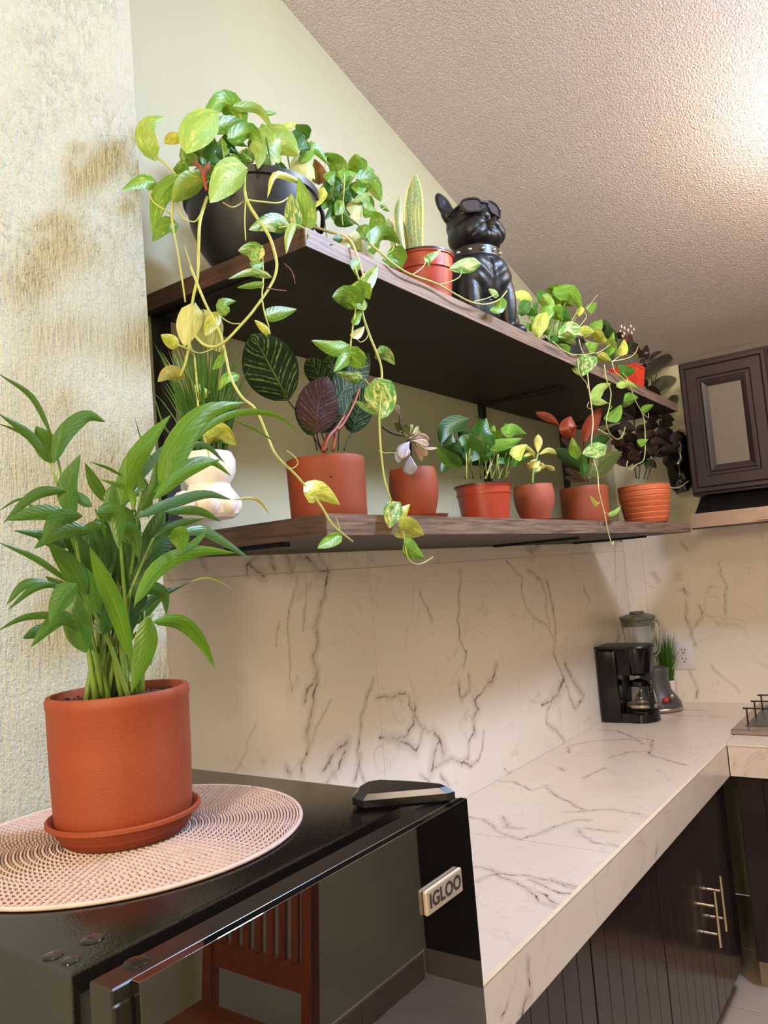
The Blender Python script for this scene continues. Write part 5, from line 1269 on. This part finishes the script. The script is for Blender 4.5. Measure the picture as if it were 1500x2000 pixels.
# white planter with tall grass
y = 1.0; x = py_(400, 1010, y).x
t = thing('grass_plant', 'tall spiky grass in a white waisted ceramic planter, left end of the lower shelf', 'plant', (x, y, LZ))
V, F = lathe([(0.0, 0.0), (0.040, 0.0), (0.046, 0.006), (0.050, 0.022), (0.047, 0.038), (0.037, 0.052), (0.035, 0.058), (0.041, 0.066), (0.046, 0.078), (0.047, 0.098), (0.041, 0.112), (0.037, 0.113), (0.033, 0.10), (0.0, 0.098)], (x + 0.014, y, LZ), 12, rot=0.2)
mesh('planter', (V, F), M['ceramic'], t, True, auto=28)
for dx, dy in ((-0.058, -0.012), (-0.026, -0.03), (0.01, -0.035), (0.035, -0.02)):
    mesh('foot', ellipsoid((x + 0.006 + dx, y + dy, LZ + 0.0225), (0.021, 0.02, 0.022), 2), M['ceramic'], t, True)
mesh('grass_blades', blades(230, (x + 0.014, y, LZ + 0.09), 0.215, 0.062, 0.026, 9), M['d'], t, True, kind='stuff')
mesh('grass_tips', blades(26, (x + 0.02, y, LZ + 0.12), 0.20, 0.06, 0.022, 12), M['o'], t, True, kind='stuff')
# calathea
y = 1.02; x = base_x(643, y); r = wid(566, 720, py_(643, 1000, y)) / 2
t = thing('striped_leaf_plant', 'dark green feather-striped foliage plant in a tall plain terracotta cylinder pot', 'plant', (x, y, LZ))
h = py_(645, 880, y - r).z - LZ
cyl_pot(t, (x, y, LZ), r * 0.965, r * 1.0, h, 'terra')
q = py_(647, 931, y - r)
mesh('drip_hole', ellipsoid(q, (0.0022, 0.003, 0.0022), 1), M['slot_dark'], t)
yl = y - 0.03
for m_, p_, w_, dy_, rl in [('k', [(563,782),(528,715),(492,652)], 108, 0, 0.1), ('K', [(619,846),(622,790),(640,735)], 84, -0.04, 0.1), ('k', [(612,852),(600,808),(585,775)], 46, 0.0, 0.3), ('k', [(628,846),(640,810),(655,780)], 60, 0.0, -0.2),
                       ('k', [(688,846),(700,800),(722,752)], 56, 0.02, -0.2), ('k', [(655,790),(690,730),(722,690)], 66, 0.05, 0.2), ('k', [(640,770),(618,725),(600,700)], 46, 0.05, -0.2), ('k', [(655,760),(650,715),(640,695)], 54, 0.07, 0.1), ('k', [(664,820),(690,775),(712,735)], 50, 0.04, 0.3)]:
    leaf(t, m_, p_, w_, yl + dy_, 0, prof_oval, rl, 0.12, 0, 8, 14, 'leaf', label='purple underside leaf' if m_ == 'K' else None)
for p_ in ([(628,880),(600,830),(563,783)], [(630,880),(622,862),(619,846)], [(620,880),(612,850)], [(640,880),(628,846)], [(672,880),(680,860),(688,846)], [(660,880),(664,820)], [(635,880),(640,820),(640,770)]):
    vine(t, [(a, b, yl + 0.02) for a, b in p_], 0, 0.0016, 'stem_d')
for p_, r_ in (([(632,882),(640,855),(655,838),(672,812)], 0.006), ([(655,840),(668,830),(690,790),(702,758)], 0.0045), ([(650,880),(655,850),(655,838)], 0.004)): vine(t, [(a, b, yl - 0.03) for a, b in p_], 0, r_, 'stem_r', r2=r_ * 0.6)
# mauve succulent
def saucer(par, c, r, h=0.012, mat='terra'):
    mesh('saucer', lathe([(0.0, 0.0), (r * 0.9, 0.0), (r, h), (r * 0.96, h), (r * 0.87, 0.004), (0.0, 0.004)], c, 44), M[mat], par, True, auto=35)
y = 1.0; x = base_x(812, y); r = wid(762, 858, py_(812, 960, y)) / 2
t = thing('succulent', 'mauve rosette succulent leaning out of a rounded terracotta pot on a saucer', 'plant', (x, y, LZ))
h = py_(812, 906, y - r).z - LZ - 0.012
saucer(t, (x + 0.004, y, LZ), r * 1.28, 0.013)
cyl_pot(t, (x, y, LZ + 0.0045), r * 0.80, r * 0.93, h + 0.008, 'terra', belly=r * 0.13, round_=0.012)
ys = y - r - 0.012
for q in [('S', [(802,890),(800,910),(804,929)], 29), ('S', [(800,862),(788,878),(783,897)], 26), ('s', [(800,865),(790,880),(794,898)], 24), ('s', [(798,856),(820,852),(840,860)], 14), ('s', [(806,866),(818,885),(825,902)], 10), ('s', [(812,866),(826,880),(833,893)], 14), ('s', [(815,868),(835,876),(855,875)], 6),
          ('s', [(805,860),(825,864),(838,870)], 14), ('S', [(790,870),(780,885),(777,905)], 18), ('O', [(792,848),(783,838),(770,823)], 15), ('O', [(797,848),(795,835),(790,828)], 8), ('o', [(800,850),(802,838),(806,828)], 8), ('o', [(804,850),(812,840),(817,832)], 9), ('O', [(800,846),(798,836),(800,826)], 8), ('o', [(797,852),(787,848),(780,842)], 8), ('S', [(780,812),(776,800),(775,790)], 12), ('o', [(808,852),(815,846),(822,843)], 7)]:
    leaf(t, q[0], q[1], q[2], ys + RL.uniform(-0.008, 0.012), 0, prof_spat, RL.uniform(-0.2, 0.2), -0.15, 0, 4, 7, 'leaf', thick=0.004)
vine(t, [(748,835,ys),(765,845,ys),(790,851,ys)], 0, 0.003, 'stem_d', 'stem'); vine(t, [(800,905,ys + 0.03),(800,880,ys + 0.01),(800,860,ys)], 0, 0.006, 'stem_d', 'stem'); vine(t, [(788,850,ys),(782,832,ys),(781,812,ys)], 0, 0.002, 'stem_d', 'stem')
# pothos in nursery pot
y = 1.0; x = base_x(948, y); r = wid(888, 1001, py_(945, 940, y)) / 2
t = thing('leafy_plant', 'bushy glossy heart-leaved plant in a brown-red plastic nursery pot with a dark rim', 'plant', (x, y, LZ))
h = py_(945, 936, y - r).z - LZ
nursery(t, (x, y, LZ), r * 0.80, r * 0.95, h)
for q in [('D', [(912,820),(872,835),(860,868)], 36, 1.0), ('D', [(900,885),(880,870),(884,848)], 36, 0.98), ('D', [(920,895),(915,860),(893,838)], 40, 1.02), ('d', [(946,878),(940,845),(950,816)], 52, 0.96), ('g', [(958,872),(992,866),(1020,856)], 24, 0.95), ('y', [(1006,892),(1015,880),(1030,868)], 28, 0.94), ('g', [(985,845),(1005,838),(1028,848)], 26, 0.97), ('d', [(898,912),(870,892),(852,868)], 30, 0.96),
          ('D', [(884,900),(870,910),(862,922)], 22, 1.0), ('g', [(1000,840),(984,828)], 14, 1.0), ('D', [(940,905),(930,880),(935,860)], 44, 1.03), ('D', [(965,900),(960,870),(975,850)], 42, 1.04), ('d', [(975,900),(990,880),(1010,870)], 36, 0.98), ('D', [(910,905),(905,880),(912,862)], 40, 1.04), ('g', [(975,860),(960,845),(965,830)], 26, 0.97), ('d', [(955,895),(945,875)], 34, 0.96), ('D', [(925,880),(910,900)], 34, 0.98), ('d', [(1000,905),(1015,895),(1038,895)], 20, 0.99), ('d', [(985,885),(1000,895)], 26, 0.97), ('D', [(870,850),(885,862)], 34, 1.03), ('d', [(960,835),(945,828),(928,812)], 14, 1.03), ('d', [(905,870),(925,850)], 30, 1.0)]:
    leaf(t, q[0], q[1], q[2], q[3], 0)
for k in range(26):
    a = RL.uniform(905, 995); b = py_(a, 935, RL.uniform(0.96, 1.02)); tp = py_(a + RL.uniform(-12, 22), RL.uniform(875, 900), RL.uniform(0.95, 1.0))
    mesh('petiole', tube([b, b.lerp(tp, 0.5), tp], 0.0016, 5, 3), M['stem_g' if k % 3 else 'vine'], t, True)
# small yellow succulent
y = 1.0; x = base_x(1046, y); r = wid(1004, 1084, py_(1046, 960, y)) / 2
t = thing('succulent', 'tiny yellow-green succulent in a dusty terracotta pot with a saucer', 'plant', (x, y, LZ))
h = py_(1046, 938, y - r).z - LZ - 0.006
saucer(t, (x + 0.005, y, LZ), r * 1.27, 0.010)
cyl_pot(t, (x, y, LZ + 0.0045), r * 0.72, r * 0.93, h, 'terra_dusty', belly=r * 0.14, round_=0.015)
ys = y - 0.04
vine(t, [(1040,945,ys),(1041,925,ys),(1046,905,ys),(1050,885,ys)], 0, 0.004, 'stem_g', 'stem')
for q in [('Y', [(1050,886),(1051,868),(1051,848)], 17), ('Y', [(1052,888),(1070,880),(1088,888)], 13), ('Y', [(1052,900),(1048,915),(1030,905)], 20), ('Y', [(1055,900),(1045,908),(1036,900)], 22), ('Y', [(1062,908),(1074,914),(1084,920)], 11), ('Y', [(1048,888),(1034,878),(1018,868)], 9), ('y', [(1046,896),(1038,886),(1022,892)], 8), ('Y', [(1046,898),(1054,910),(1066,912)], 16)]:
    leaf(t, q[0], q[1], q[2], ys + RL.uniform(-0.01, 0.01), 0, prof_spat, 0.1, 0.1, 0, 4, 7, 'leaf', thick=0.003)
# croton
y = 1.0; x = base_x(1144, y); r = wid(1098, 1190, py_(1144, 975, y)) / 2
t = thing('red_leaf_plant', 'red and dark green leaved plant in a terracotta cylinder, right of the tiny succulent', 'plant', (x, y, LZ))
h = py_(1144, 941, y - r).z - LZ
cyl_pot(t, (x, y, LZ), r * 0.97, r * 1.0, h, 'terra')
for q in [('r', [(1120,856),(1110,835),(1115,813)], 36, 0.94), ('r', [(1140,862),(1156,826),(1174,796)], 28, 0.96), ('r', [(1092,832),(1072,816),(1046,806)], 17, 0.98), ('D', [(1142,922),(1112,895),(1084,878)], 28, 0.97), ('O', [(1160,932),(1182,905),(1216,882)], 34, 0.97), ('X', [(1140,938),(1120,926),(1103,915)], 13, 0.95), ('X', [(1145,940),(1125,936),(1103,932)], 12, 0.95),
          ('D', [(1160,875),(1172,862),(1192,855)], 24, 0.98), ('X', [(1125,870),(1110,862),(1096,856)], 16, 0.99), ('d', [(1140,935),(1140,910),(1136,885)], 16, 0.95), ('O', [(1150,935),(1160,905),(1165,880)], 20, 0.98), ('x', [(1180,845),(1205,835),(1222,832)], 12, 1.0), ('D', [(1150,910),(1165,890),(1180,875)], 24, 1.0)]:
    leaf(t, q[0], q[1], q[2], q[3], 0, prof_oval, RL.uniform(-0.25, 0.25), 0.25, 0, 6, 10)
for p_ in ([(1142,942),(1132,900),(1121,856)], [(1148,942),(1142,900),(1140,862)], [(1138,942),(1125,900),(1118,880)]): vine(t, [(a, b, 0.98) for a, b in p_], 0, 0.0022, 'stem_r', 'stem')
# dark plant in ribbed pot
y = 0.985; x = base_x(1262, y); r = wid(1214, 1311, py_(1262, 975, y)) / 2
t = thing('dark_foliage_plant', 'upright near-black leaved plant in a ribbed orange terracotta pot', 'plant', (x, y, LZ))
h = py_(1262, 935, y - r).z - LZ
pr = [(0.0, 0.0), (r * 0.66, 0.0), (r * 0.74, 0.006)]
nr = 7
for i in range(nr):
    za = 0.008 + (h - 0.012) * i / nr; zb = 0.008 + (h - 0.012) * (i + 1) / nr
    def rr(z): return r * (0.74 + 0.26 * min(1, (z / h) / 0.75) ** 0.6)
    pr += [(rr(za) * 0.975, za), (rr(za) * 1.0, za + (zb - za) * 0.18), (rr(zb) * 1.0, za + (zb - za) * 0.85), (rr(zb) * 0.975, zb)]
pr += [(r, h - 0.002), (r - 0.002, h), (r - 0.008, h), (r - 0.01, h - 0.02), (0.0, h - 0.022)]
mesh('pot', lathe(pr, (x, y, LZ), 56), M['terra_orange'], t, True, auto=28)
mesh('soil', lathe([(0.0, h - 0.014), (r - 0.008, h - 0.018)], (x, y, LZ), 24), M['soil'], t, True)
ST = [[(1248,935),(1250,900),(1243,862),(1238,812)], [(1258,935),(1270,890),(1284,850),(1290,812)], [(1265,935),(1280,890),(1300,868),(1316,850)], [(1243,935),(1238,905),(1222,880),(1212,862)]]
for i, s_ in enumerate(ST):
    yy = (0.985, 0.965, 0.935, 0.99)[i]
    vine(t, [(a, b, yy) for a, b in s_], 0, 0.0028, 'stem_d', 'stem')
    P = s_
    for k in range(5):
        u = 0.35 + 0.62 * k / 4; j = min(2, int(u * 3)); f_ = u * 3 - j
        a = P[j][0] + (P[j + 1][0] - P[j][0]) * f_; b = P[j][1] + (P[j + 1][1] - P[j][1]) * f_
        for sd in (-1, 1):
            L = RL.uniform(26, 36); an = RL.uniform(-0.2, 0.8)
            leaf(t, RL.choice(['x', 'X', 'x']), [(a, b), (a + sd * L * 0.5 * math.cos(an), b - L * 0.5 * math.sin(an) - 3), (a + sd * L * math.cos(an), b - L * math.sin(an))], RL.uniform(17, 23), yy + RL.uniform(-0.02, 0.02), 0, prof_oval, None, 0.2, 0, 4, 7)
leaf(t, 'D', [(1262,912),(1270,905),(1282,915)], 16, y, 0, prof_oval)

# ------------------------------------------------------------------ potted palm on the fridge
PX, PY = 0.637, 0.903; PZ = FZ + 0.0056
palm = thing('potted_palm', 'young palm with long arching green leaflets in a big terracotta pot on the fridge', 'plant', (PX, PY, PZ))
R0 = 0.0895; PH = 0.178
mesh('saucer', lathe([(0.0, 0.0), (0.074, 0.0), (0.078, 0.003), (0.0905, 0.024), (0.0965, 0.026), (0.0965, 0.030), (0.0935, 0.0315), (0.088, 0.028), (0.078, 0.006), (0.0, 0.006)], (PX, PY, PZ), 72), M['terra'], palm, True, auto=38)
mesh('pot', lathe([(0.0, 0.0), (0.079, 0.0), (0.084, 0.006), (0.0865, 0.04), (0.0885, 0.10), (0.0895, PH - 0.016), (0.0905, PH - 0.013), (0.0905, PH - 0.004), (0.0885, PH), (0.0835, PH), (0.082, PH - 0.006), (0.081, PH - 0.03), (0.0, PH - 0.032)], (PX, PY, PZ + 0.0065), 80), M['terra'], palm, True, auto=38)
V, F = lathe([(0.0, PH - 0.008), (0.02, PH - 0.008), (0.04, PH - 0.009), (0.06, PH - 0.010), (0.0815, PH - 0.013)], (PX, PY, PZ + 0.0065), 48)
V = [(a, b, c + 0.004 * noise.noise(Vector((a, b, c)) * 90)) for a, b, c in V]
mesh('soil', (V, F), M['soil'], palm, True)
g = Geo(); rnd = random.Random(8)
for k in range(240):
    a = rnd.uniform(0, 6.283); rr_ = 0.078 * rnd.random() ** 0.5
    g += ellipsoid((PX + rr_ * math.cos(a), PY + rr_ * math.sin(a), PZ + PH - 0.003 + rnd.uniform(-0.001, 0.002)), (rnd.uniform(0.001, 0.004), rnd.uniform(0.001, 0.003), 0.0015), 0, Matrix.Rotation(rnd.uniform(0, 3), 3, 'Z'))
mesh('soil_crumbs', g, M['soil'], palm, kind='stuff')
LP = [ # mat, pts, width px, y
 ('a', [(100,905),(90,865),(70,832)], 34, 0.88), ('a', [(104,905),(124,850),(168,813),(206,824)], 25, 0.86), ('a', [(98,905),(58,850),(-5,806)], 14, 0.87), ('a', [(94,900),(48,850),(-6,826)], 6, 0.88), ('a', [(102,852),(62,775),(-6,728)], 9, 0.90),
 ('a', [(143,1012),(132,950),(157,887)], 30, 0.84), ('a', [(212,985),(185,945),(166,904)], 18, 0.88), ('A', [(235,1000),(252,925),(290,862),(334,810)], 30, 0.86), ('A', [(310,942),(345,868),(400,806),(480,786)], 34, 0.80), ('A', [(318,955),(352,880),(396,832)], 32, 0.79),
 ('A', [(330,925),(400,838),(470,806),(540,812),(585,850)], 11, 0.80), ('a', [(130,958),(70,966),(6,1022)], 17, 0.84), ('a', [(60,972),(30,978),(-5,1000)], 4, 0.86), ('a', [(152,1010),(80,1000),(12,1016)], 24, 0.80), ('a', [(162,1008),(112,1015),(84,1062)], 26, 0.78), ('a', [(182,1034),(120,1036),(66,1072)], 24, 0.82),
 ('c', [(175,1042),(95,1045),(26,1036)], 14, 0.86), ('a', [(188,1002),(226,1006),(232,1072)], 31, 0.77), ('a', [(236,1020),(262,1045),(272,1092)], 22, 0.78), ('a', [(208,1030),(182,1026),(160,1034)], 13, 0.78), ('a', [(168,1160),(142,1110),(94,1060)], 34, 0.84), ('A', [(256,1290),(232,1200),(200,1125),(175,1068)], 28, 0.80),
 ('a', [(168,1275),(150,1215),(152,1158)], 40, 0.80), ('a', [(142,1142),(72,1092),(-5,1058)], 10, 0.86), ('a', [(118,1145),(52,1140),(12,1182)], 15, 0.84), ('a', [(112,1140),(66,1150),(14,1192)], 11, 0.83), ('a', [(150,1140),(122,1166),(97,1218)], 33, 0.78), ('a', [(165,1240),(115,1206),(50,1206),(-5,1232)], 12, 0.82),
 ('a', [(150,1215),(110,1212),(60,1264)], 24, 0.79), ('c', [(115,1222),(78,1232),(44,1247)], 20, 0.82), ('a', [(186,1275),(155,1228),(112,1214)], 11, 0.80), ('A', [(262,1182),(310,1110),(380,1078),(462,1080)], 24, 0.80), ('t', [(328,1048),(390,1036),(440,1060),(488,1092)], 15, 0.80),
 ('A', [(340,1032),(352,1050),(356,1080)], 30, 0.79), ('A', [(345,1086),(380,1060),(412,1026)], 11, 0.80), ('t', [(262,1012),(330,985),(400,966),(452,976)], 17, 0.80), ('a', [(320,1000),(385,998),(432,1019)], 14, 0.80), ('a', [(300,1050),(350,1024),(400,1012)], 14, 0.82), ('A', [(300,962),(355,912),(410,900),(452,930)], 15, 0.81), ('A', [(300,975),(360,925),(434,896)], 20, 0.78),
 ('a', [(262,1168),(290,1148),(320,1160),(325,1202)], 20, 0.82), ('c', [(268,1205),(300,1170),(332,1155),(372,1136)], 8, 0.84), ('o', [(370,1136),(410,1130),(456,1150)], 3, 0.84), ('A', [(298,1215),(350,1215),(390,1250),(420,1306)], 22, 0.79), ('A', [(288,1204),(284,1265),(256,1353)], 34, 0.76), ('c', [(293,1205),(296,1250),(294,1302)], 12, 0.80),
 ('c', [(198,1165),(196,1090),(178,1020)], 34, 0.88), ('c', [(240,1200),(236,1100),(222,1020)], 40, 0.88), ('c', [(262,1172),(290,1085),(332,1015)], 36, 0.86), ('c', [(272,1122),(300,1040),(322,985)], 30, 0.88), ('c', [(218,1185),(172,1100),(148,1038)], 32, 0.86), ('a', [(290,1012),(282,960),(268,918)], 20, 0.84), ('a', [(272,1000),(298,955),(306,893)], 15, 0.82),
 ('a', [(225,1010),(218,975),(222,942)], 24, 0.82), ('A', [(262,998),(252,958),(196,936)], 11, 0.80), ('a', [(238,930),(212,915),(176,902)], 5, 0.86), ('t', [(180,990),(160,975),(140,958)], 16, 0.84), ('a', [(245,1060),(240,1010),(236,985)], 34, 0.85), ('c', [(188,1110),(180,1060),(190,1010)], 34, 0.89), ('c', [(216,1090),(250,1040),(262,990)], 36, 0.9), ('t', [(240,985),(275,960),(310,955)], 9, 0.84),
 ('a', [(270,960),(300,950),(332,940)], 12, 0.86), ('c', [(286,1085),(320,1060),(345,1040)], 30, 0.87), ('a', [(100,1010),(75,1000),(56,985)], 14, 0.85), ('c', [(130,1070),(100,1055),(60,1040)], 20, 0.88), ('c', [(200,1240),(205,1190),(215,1130)], 34, 0.86), ('c', [(250,1240),(262,1180),(280,1130)], 26, 0.87),
 ('t', [(235,1000),(262,940),(318,880),(330,868)], 16, 0.88), ('t', [(340,870),(400,870),(440,905)], 9, 0.84), ('A', [(455,820),(500,840),(540,865)], 4, 0.82), ('o', [(452,976),(500,975),(528,1006)], 5, 0.82), ('a', [(300,900),(280,870),(262,812)], 3, 0.88), ('a', [(345,860),(320,830),(300,770)], 3, 0.88), ('c', [(232,1150),(215,1100),(205,1060)], 30, 0.9), ('a', [(190,1200),(178,1150),(170,1110)], 30, 0.84), ('c', [(275,1200),(270,1150),(278,1110)], 26, 0.88)]
for m_, p_, w_, y_ in LP:
    leaf(palm, m_, p_, w_ * 1.3, y_, 0, prof_lance, RL.uniform(-0.25, 0.25), 0.3, 0, 4, 12, 'leaflet')
rnd = random.Random(33)
for k in range(26):
    a = rnd.uniform(165, 265); b = rnd.uniform(1120, 1230); ang = rnd.uniform(-1.0, 1.0); L = rnd.uniform(90, 170)
    e = (a + L * math.sin(ang) * 0.8, b - L * math.cos(ang)); md = ((a + e[0]) / 2 - 8 * ang, (b + e[1]) / 2)
    leaf(palm, rnd.choice(['c', 'c', 'a']), [(a, b), md, e], rnd.uniform(22, 38), rnd.uniform(0.87, 0.95), 0, prof_lance, rnd.uniform(-0.4, 0.4), 0.3, 0, 4, 10, 'leaflet')
rnd = random.Random(21)
SP = [(110,1015,100,905), (132,920,104,852), (150,1160,140,1012), (160,1270,150,1160), (200,1130,190,1002), (212,1150,232,1020), (230,1140,262,1000), (240,1200,275,960), (250,1220,300,1050), (255,1220,330,1048), (186,1180,150,1040), (176,1240,150,1142), (196,1240,160,1215),
      (262,1260,288,1204), (245,1290,300,1200), (228,1250,262,1182), (215,1220,215,1120), (205,1230,180,1100), (236,1260,256,1150), (222,1280,240,1180)]
for i, (a, b, c_, d_) in enumerate(SP):
    ang = rnd.uniform(0, 6.283); rr_ = rnd.uniform(0.008, 0.04)
    base = Vector((PX + rr_ * math.cos(ang) - 0.008, PY + rr_ * math.sin(ang), PZ + PH - 0.005))
    y_ = rnd.uniform(0.83, 0.9)
    E_ = py_(c_, d_, y_ - 0.01); mid_ = base.lerp(E_, 0.5) + Vector((rnd.uniform(-0.006, 0.006), 0, 0.012))
    P = [base, mid_, E_]
    mesh('stem', tube(P, 0.0036 if i > 1 else 0.0022, 7, 12, 0.0016), M['stem_g'], palm, True)
for k in range(14):
    ang = rnd.uniform(0, 6.283); rr_ = rnd.uniform(0.0, 0.036)
    base = Vector((PX - 0.01 + rr_ * math.cos(ang), PY + rr_ * math.sin(ang) * 0.8, PZ + PH - 0.006))
    tp = base + Vector((rnd.uniform(-0.03, 0.03), rnd.uniform(-0.02, 0.02), rnd.uniform(0.1, 0.17)))
    mesh('stem', tube([base, base.lerp(tp, 0.5) + Vector((rnd.uniform(-0.004, 0.004), 0, 0)), tp], 0.0042, 7, 6, 0.0025), M['vine' if k == 3 else 'stem_g'], palm, True)
